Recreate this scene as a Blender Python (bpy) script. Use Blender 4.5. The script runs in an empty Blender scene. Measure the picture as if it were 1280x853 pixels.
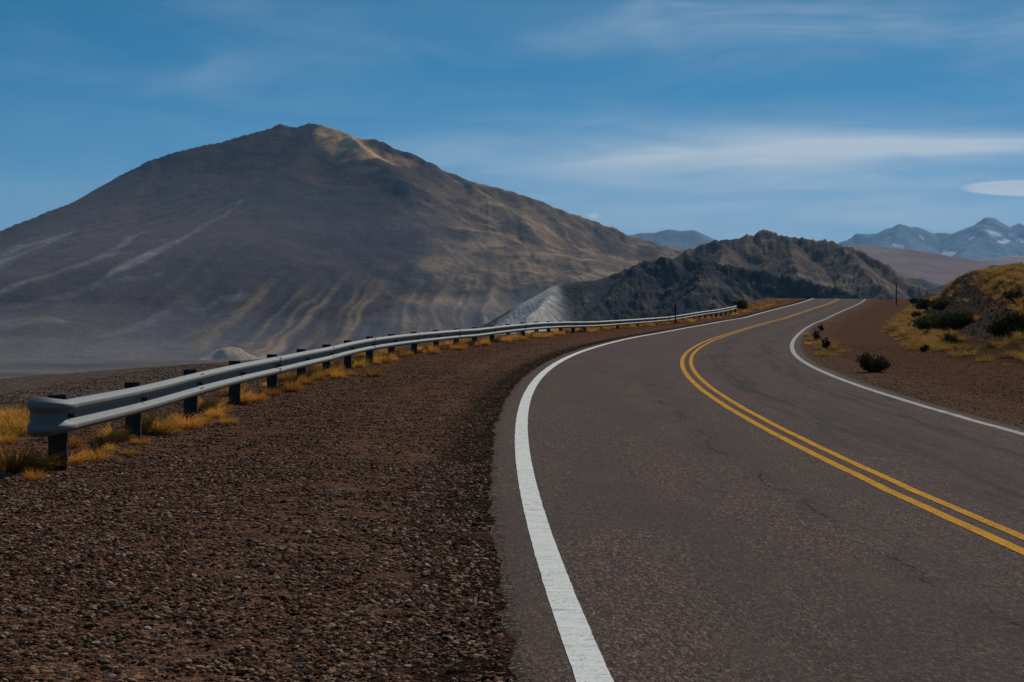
import bpy, math, random
import numpy as np
from mathutils import Vector

R = math.radians
random.seed(7)
rng = np.random.default_rng(7)
scene = bpy.context.scene
COL = scene.collection

# ------------------------------------------------------------------ camera
F, U0, V0, CAMZ = 2489.0, 640.0, 406.9, 1.698       # focal length in px of a 1280 wide frame, horizon row, eye height
cam = bpy.data.cameras.new('camera')
cam.lens = F / 1280 * 36; cam.sensor_width = 36
cam.shift_y = -(426.5 - V0) / 1280
cam.clip_start = 0.1; cam.clip_end = 80000
camo = bpy.data.objects.new('camera', cam); COL.objects.link(camo)
camo.location = (0, 0, CAMZ); camo.rotation_euler = (R(90), 0, 0)
scene.camera = camo

# ------------------------------------------------------------------ sun
SUN_AZ, SUN_EL = 29.0, 38.0                           # degrees right of the view axis (+Y), above the horizon
sd = Vector((math.sin(R(SUN_AZ)) * math.cos(R(SUN_EL)), math.cos(R(SUN_AZ)) * math.cos(R(SUN_EL)), math.sin(R(SUN_EL))))
sl = bpy.data.lights.new('sun', 'SUN'); sl.energy = 3.15; sl.angle = R(0.5); sl.color = (1.0, 0.91, 0.80)
so = bpy.data.objects.new('sun', sl); COL.objects.link(so)
so.rotation_euler = (-sd).to_track_quat('-Z', 'Y').to_euler()

# ------------------------------------------------------------------ node helpers
class NT:
    def __init__(s, tree): s.t = tree; s.n = tree.nodes; s.l = tree.links
    def node(s, typ, ins=None, **props):
        n = s.n.new(typ)
        for k, v in props.items(): setattr(n, k, v)
        if ins:
            for k, v in ins.items(): s.set(n, k, v)
        return n
    def set(s, n, k, v):
        sock = n.inputs[k]
        if isinstance(v, bpy.types.NodeSocket): s.l.new(v, sock)
        elif isinstance(v, bpy.types.Node): s.l.new(v.outputs[0], sock)
        else:
            if isinstance(v, tuple) and len(v) == 3 and sock.type == 'RGBA': v = v + (1,)
            sock.default_value = v
    def math(s, op, a, b=None, c=None, clamp=False):
        n = s.node('ShaderNodeMath', operation=op, use_clamp=clamp)
        s.set(n, 0, a)
        if b is not None: s.set(n, 1, b)
        if c is not None: s.set(n, 2, c)
        return n.outputs[0]
    def mix(s, f, a, b, blend='MIX'):
        n = s.node('ShaderNodeMix', data_type='RGBA', blend_type=blend)
        s.set(n, 0, f); s.set(n, 6, a); s.set(n, 7, b)
        return n.outputs[2]
    def ramp(s, f, lo, hi, a=0.0, b=1.0, smooth=True):
        n = s.node('ShaderNodeMapRange', interpolation_type='SMOOTHSTEP' if smooth else 'LINEAR')
        s.set(n, 0, f); n.inputs[1].default_value = lo; n.inputs[2].default_value = hi
        n.inputs[3].default_value = a; n.inputs[4].default_value = b
        return n.outputs[0]
    def noise(s, vec, scale, detail=4, rough=0.55, dist=0.0):
        n = s.node('ShaderNodeTexNoise', {'Scale': scale, 'Detail': detail, 'Roughness': rough, 'Distortion': dist})
        if vec is not None: s.set(n, 'Vector', vec)
        return n.outputs['Fac']
    def voro(s, vec, scale, feature='F1', out='Distance', rand=1.0):
        n = s.node('ShaderNodeTexVoronoi', {'Scale': scale, 'Randomness': rand}, feature=feature)
        if vec is not None: s.set(n, 'Vector', vec)
        return n.outputs[out]
    def mapping(s, vec, scale=(1, 1, 1), loc=(0, 0, 0), rot=(0, 0, 0)):
        n = s.node('ShaderNodeMapping'); s.set(n, 'Vector', vec)
        n.inputs['Scale'].default_value = scale; n.inputs['Location'].default_value = loc; n.inputs['Rotation'].default_value = rot
        return n.outputs[0]
    def colramp(s, f, stops, interp='LINEAR'):
        n = s.node('ShaderNodeValToRGB'); s.set(n, 0, f)
        cr = n.color_ramp; cr.interpolation = interp
        while len(cr.elements) < len(stops): cr.elements.new(0.5)
        for e, (p, c) in zip(cr.elements, stops): e.position = p; e.color = tuple(c) + (1,)
        return n.outputs[0]
    def bump(s, height, strength, distance, normal=None):
        n = s.node('ShaderNodeBump', {'Height': height, 'Strength': strength, 'Distance': distance})
        if normal is not None: s.set(n, 'Normal', normal)
        return n.outputs[0]

def new_mat(name):
    m = bpy.data.materials.new(name); m.use_nodes = True
    nt = NT(m.node_tree); nt.n.clear()
    out = nt.node('ShaderNodeOutputMaterial')
    bs = nt.node('ShaderNodeBsdfPrincipled'); nt.l.new(bs.outputs[0], out.inputs[0])
    bs.inputs['Specular IOR Level'].default_value = 0.25
    nt.bs = bs; nt.out = out
    return m, nt

# ------------------------------------------------------------------ sky
w = bpy.data.worlds.new('World'); scene.world = w; w.use_nodes = True
nt = NT(w.node_tree); nt.n.clear()
wo = nt.node('ShaderNodeOutputWorld')
sky = nt.node('ShaderNodeTexSky', sky_type='NISHITA', sun_disc=False, sun_elevation=R(SUN_EL), sun_rotation=R(SUN_AZ),
              altitude=4000, air_density=0.6, dust_density=0.0, ozone_density=7.0)
tc = nt.node('ShaderNodeTexCoord'); sx = nt.node('ShaderNodeSeparateXYZ', {0: tc.outputs['Generated']})
X_, Y_, Z_ = sx.outputs
az = nt.math('ARCTAN2', X_, Y_)
el = nt.math('ARCSINE', Z_)
cv = nt.node('ShaderNodeCombineXYZ', {0: az, 1: el, 2: 0.3}).outputs[0]
def gauss(a0, e0, sa, se, slope=0.0):
    a = nt.math('SUBTRACT', az, a0)
    e = nt.math('SUBTRACT', nt.math('SUBTRACT', el, e0), nt.math('MULTIPLY', a, slope))
    q = nt.math('ADD', nt.math('POWER', nt.math('DIVIDE', a, sa), 2.0), nt.math('POWER', nt.math('DIVIDE', e, se), 2.0))
    return nt.math('EXPONENT', nt.math('MULTIPLY', q, -1.0))
streak = nt.ramp(nt.noise(nt.mapping(cv, (6, 60, 1), rot=(0, 0, R(3))), 1.0, 6, 0.55, 0.6), 0.36, 0.68)
broad = nt.ramp(nt.noise(nt.mapping(cv, (4, 16, 1)), 1.0, 5, 0.55, 0.8), 0.42, 0.72)
fil = nt.ramp(nt.noise(nt.mapping(cv, (9, 130, 1), rot=(0, 0, R(-4))), 1.0, 6, 0.6, 0.5), 0.3, 0.75)
wisp = nt.ramp(nt.noise(nt.mapping(cv, (7, 34, 1), rot=(0, 0, R(-14))), 1.1, 5, 0.55, 0.9), 0.38, 0.86)
def dirn(u, v): return ((u - U0) / F, (V0 - v) / F)
def A(x, y): return nt.math('ADD', x, y)
def M(x, y): return nt.math('MULTIPLY', x, y)
a0, e0 = dirn(930, 190); b1 = M(gauss(a0, e0, 0.15, 0.0125, 0.0), A(0.20, M(streak, 0.36)))
a0, e0 = dirn(1200, 188); b2 = M(gauss(a0, e0, 0.080, 0.0046, 0.01), A(0.42, M(fil, 0.65)))
a0, e0 = dirn(1000, 30); b3 = M(gauss(a0, e0, 0.20, 0.024, -0.02), A(0.12, M(A(broad, wisp), 0.24)))
a0, e0 = dirn(130, 130); b4 = M(gauss(a0, e0, 0.09, 0.012, 0.22), A(0.02, M(A(broad, wisp), 0.14)))
a0, e0 = dirn(1272, 241); b5 = M(nt.ramp(gauss(a0, e0, 0.038, 0.0047, -0.02), 0.30, 0.62), A(0.86, M(fil, 0.20)))
a0, e0 = dirn(742, 270); b6 = M(nt.ramp(gauss(a0, e0, 0.0034, 0.0016), 0.3, 0.9), 0.35)
a0, e0 = dirn(900, 262); b7 = M(gauss(a0, e0, 0.19, 0.030, 0.02), A(0.24, M(streak, 0.20)))
gen = M(nt.ramp(el, 0.17, 0.6), M(broad, 0.38))
horz = M(nt.math('EXPONENT', M(nt.math('MAXIMUM', el, 0.0), -22.0)), A(0.72, M(streak, 0.22)))          # gen: thin cirrus over the rest of the sky, thickened out of view to whiten the fill
cl = b1
for b in (b2, b3, b4, b6, b7, gen, horz, M(wisp, 0.09)): cl = nt.math('ADD', cl, b)
cl = nt.math('MAXIMUM', nt.math('MINIMUM', cl, 0.90), b5)
SKYK = 0.064
skyhs = nt.node('ShaderNodeHueSaturation', {'Color': sky.outputs[0], 'Saturation': 1.32, 'Hue': 0.474})
cloudcol = (9.0, 10.4, 11.4)
colr = nt.mix(cl, skyhs.outputs[0], cloudcol)
bg = nt.node('ShaderNodeBackground', {'Color': colr, 'Strength': SKYK})
nt.l.new(bg.outputs[0], wo.inputs[0])

scene.view_settings.view_transform = 'Standard'; scene.view_settings.look = 'None'
scene.view_settings.exposure = 0.0; scene.view_settings.gamma = 1.0
scene.view_settings.use_curve_mapping = False
scene.cycles.max_bounces = 5; scene.cycles.diffuse_bounces = 2; scene.cycles.glossy_bounces = 2
scene.cycles.transmission_bounces = 2; scene.cycles.volume_bounces = 1; scene.cycles.transparent_max_bounces = 6
scene.cycles.use_denoising = True

# ------------------------------------------------------------------ numpy noise
def _hash(ix, iy, seed):
    h = (ix.astype(np.int64) * 374761393 + iy.astype(np.int64) * 668265263 + seed * 1442695041) & 0xffffffff
    h = ((h ^ (h >> 13)) * 1274126177) & 0xffffffff
    h = (h ^ (h >> 16)) & 0xffffffff
    return h.astype(np.float64) / 4294967295.0
def vnoise(x, y, seed=0):
    ix = np.floor(x); iy = np.floor(y); fx = x - ix; fy = y - iy
    def g(dx, dy):
        a = _hash(ix + dx, iy + dy, seed) * 2 * np.pi
        return np.cos(a) * (fx - dx) + np.sin(a) * (fy - dy)
    ux = fx * fx * fx * (fx * (fx * 6 - 15) + 10); uy = fy * fy * fy * (fy * (fy * 6 - 15) + 10)
    a = g(0, 0) * (1 - ux) + g(1, 0) * ux; b = g(0, 1) * (1 - ux) + g(1, 1) * ux
    return (a * (1 - uy) + b * uy) * 1.4
def fbm(x, y, octv=5, seed=0, gain=0.5, lac=2.03):
    s = 0; a = 1; t = 0
    for i in range(octv):
        s = s + a * vnoise(x, y, seed + i * 17); t += a; a *= gain; x = x * lac + 3.7; y = y * lac + 1.3
    return s / t
def ridged(x, y, octv=5, seed=0, gain=0.5):
    s = 0; a = 1; t = 0
    for i in range(octv):
        s = s + a * (1 - 2.0 * np.abs(vnoise(x, y, seed + i * 31))); t += a; a *= gain; x = x * 2.03 + 5.1; y = y * 2.03 + 2.2
    return s / t
def sstep(x, a, b):
    t = np.clip((x - a) / (b - a), 0, 1); return t * t * (3 - 2 * t)
def lerp(a, b, t): return a + (b - a) * t
def mixc(c, col, m): return c + (np.array(col) - c) * m[..., None]

# ------------------------------------------------------------------ mesh helpers
def mesh_from(name, V, Fc, mat=None, smooth=False, uv=None, col=None, poly=4):
    me = bpy.data.meshes.new(name)
    V = np.asarray(V, dtype=np.float32).reshape(-1, 3); Fc = np.asarray(Fc, dtype=np.int32).reshape(-1, poly)
    me.vertices.add(len(V)); me.vertices.foreach_set('co', V.ravel())
    me.loops.add(Fc.size); me.loops.foreach_set('vertex_index', Fc.ravel())
    me.polygons.add(len(Fc)); me.polygons.foreach_set('loop_start', np.arange(len(Fc), dtype=np.int32) * poly)
    me.update(calc_edges=True)
    me.polygons.foreach_set('use_smooth', np.full(len(Fc), smooth))
    if uv is not None:
        l = me.uv_layers.new(name='uv'); l.data.foreach_set('uv', np.asarray(uv, dtype=np.float32)[Fc.ravel()].ravel())
    if col is not None:
        a = me.color_attributes.new('tint', 'FLOAT_COLOR', 'POINT')
        c = np.ones((len(V), 4), dtype=np.float32); c[:, :3] = np.asarray(col).reshape(-1, 3)
        a.data.foreach_set('color', c.ravel())
    if mat is not None: me.materials.append(mat)
    me.validate()
    return me
def grid_faces(n, m):
    i = np.arange(n - 1)[:, None]; j = np.arange(m - 1)[None, :]
    a = i * m + j
    return np.stack([a, a + m, a + m + 1, a + 1], -1).reshape(-1, 4)
def link(name, me, parent=None, loc=None, rz=None, kind=None, label=None, cat=None, group=None):
    o = bpy.data.objects.new(name, me); COL.objects.link(o)
    if parent is not None: o.parent = parent
    if loc is not None: o.location = loc
    if rz is not None: o.rotation_euler = (0, 0, rz)
    tag(o, kind, label, cat, group)
    return o
def tag(o, kind=None, label=None, cat=None, group=None):
    if kind: o['kind'] = kind
    if label: o['label'] = label
    if cat: o['category'] = cat
    if group: o['group'] = group
    return o

class MB:                                             # collects quads/tris into one mesh
    def __init__(s): s.v = []; s.f = []
    def box(s, x0, x1, y0, y1, z0, z1):
        b = len(s.v)
        s.v += [(x, y, z) for z in (z0, z1) for y in (y0, y1) for x in (x0, x1)]
        for q in ((0, 2, 3, 1), (4, 5, 7, 6), (0, 1, 5, 4), (2, 6, 7, 3), (0, 4, 6, 2), (1, 3, 7, 5)): s.f.append(tuple(b + k for k in q))
    def tube(s, pts, rad, n=6, cap=True):
        pts = [Vector(p) for p in pts]; rings = []
        for i, p in enumerate(pts):
            t = (pts[min(i + 1, len(pts) - 1)] - pts[max(i - 1, 0)]).normalized()
            a = t.orthogonal().normalized() if abs(t.z) < 0.95 else Vector((1, 0, 0))
            a = (a - t * a.dot(t)).normalized(); b = t.cross(a)
            r = rad[i] if isinstance(rad, (list, tuple)) else rad
            base = len(s.v)
            s.v += [tuple(p + a * math.cos(2 * math.pi * k / n) * r + b * math.sin(2 * math.pi * k / n) * r) for k in range(n)]
            rings.append(base)
        for r0, r1 in zip(rings[:-1], rings[1:]):
            for k in range(n): s.f.append((r0 + k, r0 + (k + 1) % n, r1 + (k + 1) % n, r1 + k))
        if cap:
            s.f.append(tuple(rings[0] + k for k in reversed(range(n)))); s.f.append(tuple(rings[-1] + k for k in range(n)))
    def mesh(s, name, mat=None, smooth=False):
        me = bpy.data.meshes.new(name); me.from_pydata(s.v, [], s.f)
        if mat: me.materials.append(mat)
        if smooth: me.polygons.foreach_set('use_smooth', [True] * len(me.polygons))
        me.update(); return me

# ------------------------------------------------------------------ road alignment (s along the centre line, off to its right, metres)
KN = np.array([0, 20, 40, 60, 80, 100, 130, 170, 260, 420.])
KAP = np.array([0.00284, 0.0021, 0.00279, 0.00294, 0.00078, 0.00042, 0.00055, 0.00093, -0.00118, 0.0])
ZN = np.array([-80, 0, 20, 40, 60, 80, 100, 130, 170, 260, 276, 300, 330, 420.])
ZK = np.array([0, 0, .22248, .47378, .75162, 1.03332, 1.24582, 1.6384, 2.28138, 5.05213, 5.45, 5.35, 4.2, 0.5])
DS = 0.5
S = np.arange(-80, 420 + DS / 2, DS)
_k = np.where(S < 0, 0, np.interp(S, KN, KAP))
TH = np.cumsum(_k) * DS; TH -= np.interp(0, S, TH); TH += -0.04647
CX = np.cumsum(np.sin(TH)) * DS; CY = np.cumsum(np.cos(TH)) * DS
CX += 4.02254 - np.interp(0, S, CX); CY += 5 - np.interp(0, S, CY)
_z = np.interp(S, ZN, ZK); _kr = np.hanning(41); _kr /= _kr.sum()
CZ = np.convolve(np.pad(_z, 20, mode='edge'), _kr, 'valid')
CE = np.interp(S, [0, 80, 260, 300], [-.0234, -.02489, -.01437, -.01])
LW = 3.503                                            # centre line to edge line
def rx(s): return np.interp(s, S, CX)
def ry(s): return np.interp(s, S, CY)
def rth(s): return np.interp(s, S, TH)
def plane(s, off): return np.interp(s, S, CZ) + np.interp(s, S, CE) * off
def world(s, off):
    th = rth(s); return rx(s) + np.cos(th) * off, ry(s) - np.sin(th) * off
def inv(x, y):
    i = np.hypot(CX - x, CY - y).argmin()
    nx, ny = math.cos(TH[i]), -math.sin(TH[i])
    t = (x - CX[i]) * math.sin(TH[i]) + (y - CY[i]) * math.cos(TH[i])
    return S[i] + t, (x - CX[i]) * nx + (y - CY[i]) * ny

# the left crest where the embankment falls away, and the cut slope on the right
def crest(s): return np.interp(s, [-80, 34, 52, 90, 130, 160, 190, 230, 290], [-13.6, -13.2, -9.8, -9.0, -8.2, -7.4, -6.6, -8.5, -10])
def toe(s): return np.interp(s, [-80, 20, 50, 62, 75, 110, 150, 200, 260], [16, 13, 9.6, 8.4, 8.0, 8.4, 8.8, 9.2, 10])
def cuth(s): return np.interp(s, [-80, 20, 55, 80, 110, 140, 175, 205, 240, 270], [.3, .8, 1.6, 2.4, 3.1, 3.6, 3.3, 2.4, 1.1, .3])
def ground_z(s, off):
    s = np.asarray(s, float); off = np.asarray(off, float)
    X, Y = world(s, off)
    oc = np.clip(off, -14, 13)
    z = plane(s, oc)
    a = np.abs(off)
    z = z - 0.14 * (1 - sstep(a, 3.0, 3.72)) - 0.014
    out = sstep(a, 4.0, 5.2)
    z = z + out * (0.035 * fbm(X / 2.2, Y / 2.2, 4, 3) + 0.010 * fbm(X / .35, Y / .35, 2, 9)) - 0.022 * sstep(a, 3.92, 4.12) * (1 - sstep(a, 4.3, 5.2))
    q = np.maximum(crest(s) - off, 0)
    z = z - 0.50 * (np.sqrt(q * q + 2.5) - math.sqrt(2.5)) + sstep(q, 0, 6) * 0.35 * fbm(X / 3, Y / 3, 4, 21)
    t = off - toe(s)
    tt = np.maximum(t, 0)
    H = cuth(s)
    prof = 0.16 * np.minimum(tt, 2.6) + sstep(tt, 1.8, 6.6) * H + 0.10 * np.maximum(tt - 6.5, 0) * np.exp(-tt / 60)
    z = z + prof * (1 + 0.12 * fbm(X / 9, Y / 9, 3, 5)) + sstep(tt, .4, 4) * (0.30 * fbm(X / 3.2, Y / 3.2, 4, 33) + 0.10 * fbm(X / .8, Y / .8, 3, 35))
    z = z - 0.5 * np.maximum(off - 120, 0)
    return np.maximum(z, -44)
def at(u, v, smin=2, smax=300):                       # the point of the ground that the sight line (u, v) meets
    dx, dz = (u - U0) / F, (V0 - v) / F
    prev = None
    for Y in np.concatenate([np.arange(7, 60, .25), np.arange(60, 320, 1.0)]):
        s, off = inv(dx * Y, Y)
        g = float(ground_z(s, off)) - (CAMZ + dz * Y)
        if g >= 0: break
    x, y = dx * Y, Y
    s, off = inv(x, y)
    return x, y, float(ground_z(s, off))

# ------------------------------------------------------------------ materials
def uvnode(nt):
    u = nt.node('ShaderNodeUVMap', uv_map='uv'); s = nt.node('ShaderNodeSeparateXYZ', {0: u.outputs[0]})
    return u.outputs[0], s.outputs[0], s.outputs[1]
def pos(nt): return nt.node('ShaderNodeNewGeometry').outputs['Position']

def mat_road():
    m, nt = new_mat('asphalt'); p = pos(nt); uv, off, s = uvnode(nt)
    ug = nt.mapping(uv, (1.0, .30, 1)); grain = nt.voro(ug, 125, out='Color'); g = nt.node('ShaderNodeSeparateXYZ', {0: grain}).outputs[0]
    g2 = nt.noise(ug, 200, 2, 0.7); g3 = nt.noise(ug, 42, 3, 0.65)
    st = [(0, (.008, .005, .005)), (.35, (.050, .033, .029)), (.7, (.130, .080, .066)), (1, (.36, .262, .222))]
    base = nt.mix(.42, nt.colramp(g, st), nt.colramp(nt.node('ShaderNodeSeparateXYZ', {0: nt.voro(ug, 56, out='Color')}).outputs[1], st))
    base = nt.mix(nt.ramp(g2, .40, .75, 0, .4), base, (.095, .067, .056))
    base = nt.mix(nt.ramp(nt.noise(ug, 34, 5, .8), .38, .60, .50, 0), base, (.026, .019, .018))
    base = nt.mix(nt.ramp(g3, .50, .66, 0, .6), base, (.034, .026, .024))
    blot = nt.noise(nt.mapping(uv, (0.9, 0.14, 1)), 1.0, 5, 0.6, 0.4)
    base = nt.mix(nt.ramp(blot, .42, .62, 0, .55), base, (.058, .045, .041))
    blot2 = nt.noise(nt.mapping(uv, (1.4, 0.35, 1), loc=(7, 3, 0)), 1.0, 5, 0.6, 0.6)
    base = nt.mix(nt.ramp(blot2, .54, .72, 0, .45), base, (.110, .079, .065))
    # worn, slightly polished wheel tracks and dark tyre scuffs on the inner lane
    def band(c, wd): return nt.ramp(nt.math('ABSOLUTE', nt.math('SUBTRACT', off, c)), wd, 0.05, 0, 1)
    tr = nt.math('MAXIMUM', nt.math('MAXIMUM', band(0.95, .5), band(2.6, .5)), nt.math('MAXIMUM', band(-0.95, .5), band(-2.6, .5)))
    scn = nt.noise(nt.mapping(uv, (3.2, 0.16, 1), loc=(2, 9, 0)), 1.0, 6, 0.62, 1.2)
    inner = nt.ramp(off, 0.1, 0.7)
    sc = nt.math('MULTIPLY', nt.ramp(scn, .44, .60), nt.math('MULTIPLY', inner, nt.math('ADD', nt.math('MULTIPLY', tr, .55), .40)))
    base = nt.mix(sc, base, (.036, .031, .032))
    base = nt.mix(nt.math('MULTIPLY', tr, .16), base, (.05, .04, .037))
    # a broken longitudinal crack in the outer lane
    wob = nt.noise(nt.mapping(uv, (0.0, 0.30, 1)), 1.0, 4, 0.6)
    wob2 = nt.noise(uv, 3.5, 4, 0.6)
    c0 = nt.math('ADD', nt.math('ADD', -1.15, nt.math('MULTIPLY', nt.math('SUBTRACT', wob, .5), .9)), nt.math('MULTIPLY', nt.math('SUBTRACT', wob2, .5), .16))
    d = nt.math('ABSOLUTE', nt.math('SUBTRACT', off, c0))
    seg = nt.ramp(nt.noise(nt.mapping(uv, (0, .45, 1), loc=(0, 4.1, 0)), 1.0, 3, .6),   .45, .54)
    seg = nt.math('MULTIPLY', seg, nt.ramp(s, 46, 30))
    crack = nt.math('MULTIPLY', nt.math('MULTIPLY', nt.ramp(d, .022, .004), seg), nt.ramp(nt.noise(uv, 5, 3, .7), .40, .55, .15, .8))
    halo = nt.math('MULTIPLY', nt.math('MULTIPLY', nt.ramp(d, .30, .0), nt.ramp(nt.noise(uv, 7, 4, .7), .42, .58)), seg)
    base = nt.mix(nt.math('MULTIPLY', halo, .60), base, (.030, .025, .025))
    base = nt.mix(crack, base, (.008, .007, .007))
    # crazed hairlines
    net = nt.voro(nt.mapping(uv, (.8, .55, 1)), 1.0, 'DISTANCE_TO_EDGE')
    netd = nt.voro(nt.node('ShaderNodeVectorMath', {0: uv, 1: nt.node('ShaderNodeTexNoise', {'Vector': uv, 'Scale': 1.4, 'Detail': 4.0}).outputs['Color']}, operation='ADD').outputs[0], .7, 'DISTANCE_TO_EDGE')
    hair = nt.math('MULTIPLY', nt.ramp(netd, .012, .003), nt.ramp(nt.noise(uv, .35, 3), .52, .62, 0, .5))
    base = nt.mix(hair, base, (.02, .017, .017))
    # dust near both edges
    dust = nt.math('MULTIPLY', nt.ramp(nt.math('ABSOLUTE', off), 3.45, 3.70), nt.ramp(nt.noise(p, 6, 4), .3, .65, .10, .38))
    base = nt.mix(dust, base, (.100, .068, .056))
    spill = nt.ramp(nt.math('ADD', nt.math('ABSOLUTE', off), nt.math('MULTIPLY', nt.noise(nt.mapping(uv, (1, .5, 1)), 9, 6, .72), .44)), 3.97, 4.03)
    gst = [(0, (.010, .008, .007)), (.5, (.045, .029, .022)), (.8, (.10, .065, .048)), (1, (.22, .18, .15))]
    base = nt.mix(spill, base, nt.colramp(nt.node('ShaderNodeSeparateXYZ', {0: nt.voro(p, 48, out='Color')}).outputs[2], gst))
    nt.set(nt.bs, 'Base Color', base); nt.bs.inputs['Roughness'].default_value = 0.95; nt.bs.inputs['Specular IOR Level'].default_value = .06
    h = nt.math('ADD', nt.math('MULTIPLY', nt.voro(ug, 88), -.6), nt.math('MULTIPLY', nt.noise(p, 40, 3), .8))
    h = nt.math('SUBTRACT', h, nt.math('MULTIPLY', crack, 2.0))
    nt.set(nt.bs, 'Normal', nt.bump(h, 0.9, 0.008))
    return m

def mat_paint(name, col, asphalt=(.06, .048, .044), cut=.62):
    m, nt = new_mat(name); p = pos(nt); uv, off, s = uvnode(nt)
    n = nt.noise(p, 60, 4, .7); n2 = nt.noise(uv, 2.0, 4, .6)
    pit = nt.ramp(nt.math('ADD', n, nt.math('MULTIPLY', n2, .22)), cut, cut + .05)
    tc_ = nt.voro(nt.mapping(uv, (.7, 5.5, 1)), 1.0, 'DISTANCE_TO_EDGE')
    trc = nt.math('MULTIPLY', nt.ramp(tc_, .045, .012), nt.ramp(nt.noise(p, 14, 3), .42, .6))
    c = nt.mix(nt.ramp(nt.noise(p, 9, 5, .6), .35, .7, 0, .28), col, tuple(k * .72 for k in col))
    c = nt.mix(nt.math('MULTIPLY', trc, .55), c, tuple(k * .3 for k in col))
    c = nt.mix(nt.math('MULTIPLY', pit, .85), c, asphalt)
    nt.set(nt.bs, 'Base Color', c); nt.bs.inputs['Roughness'].default_value = .85; nt.bs.inputs['Specular IOR Level'].default_value = .04
    nt.set(nt.bs, 'Normal', nt.bump(nt.math('SUBTRACT', nt.noise(p, 90, 3), nt.math('ADD', pit, trc)), .5, .004))
    return m

def mat_ground():
    m, nt = new_mat('gravel_ground'); p = pos(nt); uv, off, s = uvnode(nt)
    a = nt.math('ABSOLUTE', off)
    c1 = nt.node('ShaderNodeSeparateXYZ', {0: nt.voro(p, 24, out='Color')}).outputs[0]
    c2 = nt.node('ShaderNodeSeparateXYZ', {0: nt.voro(p, 72, out='Color')}).outputs[1]
    stops = [(0, (.008, .005, .004)), (.3, (.052, .025, .016)), (.55, (.125, .058, .034)), (.78, (.215, .104, .060)), (.92, (.30, .175, .112)), (1, (.33, .26, .21))]
    g = nt.mix(.5, nt.colramp(c1, stops), nt.colramp(c2, stops))
    big = nt.noise(p, .55, 5, .6); mid = nt.noise(p, 3.5, 4, .6)
    g = nt.mix(nt.ramp(mid, .50, .68, 0, .55), g, (.022, .016, .014))
    g = nt.mix(nt.ramp(big, .48, .70, 0, .35), g, (.095, .062, .048))
    # packed, pinkish tracks beside the carriageway
    tk = nt.noise(nt.mapping(uv, (1.6, .10, 1)), 1.0, 4, .6, .5)
    track = nt.math('MULTIPLY', nt.math('MULTIPLY', nt.ramp(a, 4.0, 4.5), nt.ramp(a, 6.1, 5.0)), nt.ramp(tk, .40, .62))
    track = nt.math('MULTIPLY', track, nt.ramp(mid, .66, .44, .35, 1))
    g = nt.mix(nt.math('MULTIPLY', track, .55), g, (.185, .108, .080))
    edge = nt.math('MULTIPLY', nt.ramp(a, 4.62, 4.15), nt.ramp(off, 0, -1))
    g = nt.mix(nt.math('MULTIPLY', edge, nt.ramp(mid, .30, .55, .35, .9)), g, (.018, .012, .010))
    redge = nt.math('MULTIPLY', nt.ramp(a, 5.3, 4.1), nt.ramp(off, 0, 1))
    g = nt.mix(nt.math('MULTIPLY', redge, nt.ramp(mid, .35, .6, .2, .7)), g, (.15, .105, .075))
    # greyer loose stone beyond the guardrail, ochre soil on the cut slope
    grey = nt.ramp(off, -8.6, -10.0)
    g = nt.mix(nt.math('MULTIPLY', grey, .55), g, nt.mix(c1, (.04, .038, .038), (.22, .205, .195)))
    at_ = nt.node('ShaderNodeAttribute', attribute_name='tint'); sp = nt.node('ShaderNodeSeparateColor', {0: at_.outputs['Color']})
    g = nt.mix(nt.math('MULTIPLY', sp.outputs[0], .75), g, nt.mix(mid, (.030, .020, .014), (.100, .060, .032)))
    g = nt.mix(nt.math('MULTIPLY', sp.outputs[1], .85), g, nt.mix(c1, (.030, .022, .018), (.135, .100, .080)))
    nt.set(nt.bs, 'Base Color', g); nt.bs.inputs['Roughness'].default_value = .95
    nt.bs.inputs['Specular IOR Level'].default_value = 0
    h = nt.math('ADD', nt.math('MULTIPLY', nt.voro(p, 30), -1.0), nt.math('ADD', nt.math('MULTIPLY', nt.voro(p, 72), -.5), nt.math('MULTIPLY', mid, 1.2)))
    nt.set(nt.bs, 'Normal', nt.bump(h, 1.0, .03))
    return m

def mat_simple(name, col, rough=.7, metal=0, nscale=8, var=.35, spec=.3, bump=0, bscale=60):
    m, nt = new_mat(name)
    o = nt.node('ShaderNodeTexCoord').outputs['Object']
    n = nt.noise(o, nscale, 5, .6)
    c = nt.mix(nt.ramp(n, .3, .7), tuple(k * (1 - var) for k in col), tuple(min(1, k * (1 + var * .6)) for k in col))
    nt.set(nt.bs, 'Base Color', c); nt.bs.inputs['Roughness'].default_value = rough; nt.bs.inputs['Metallic'].default_value = metal
    nt.bs.inputs['Specular IOR Level'].default_value = spec
    if bump: nt.set(nt.bs, 'Normal', nt.bump(nt.noise(o, bscale, 4, .6), bump, .01))
    return m

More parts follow.
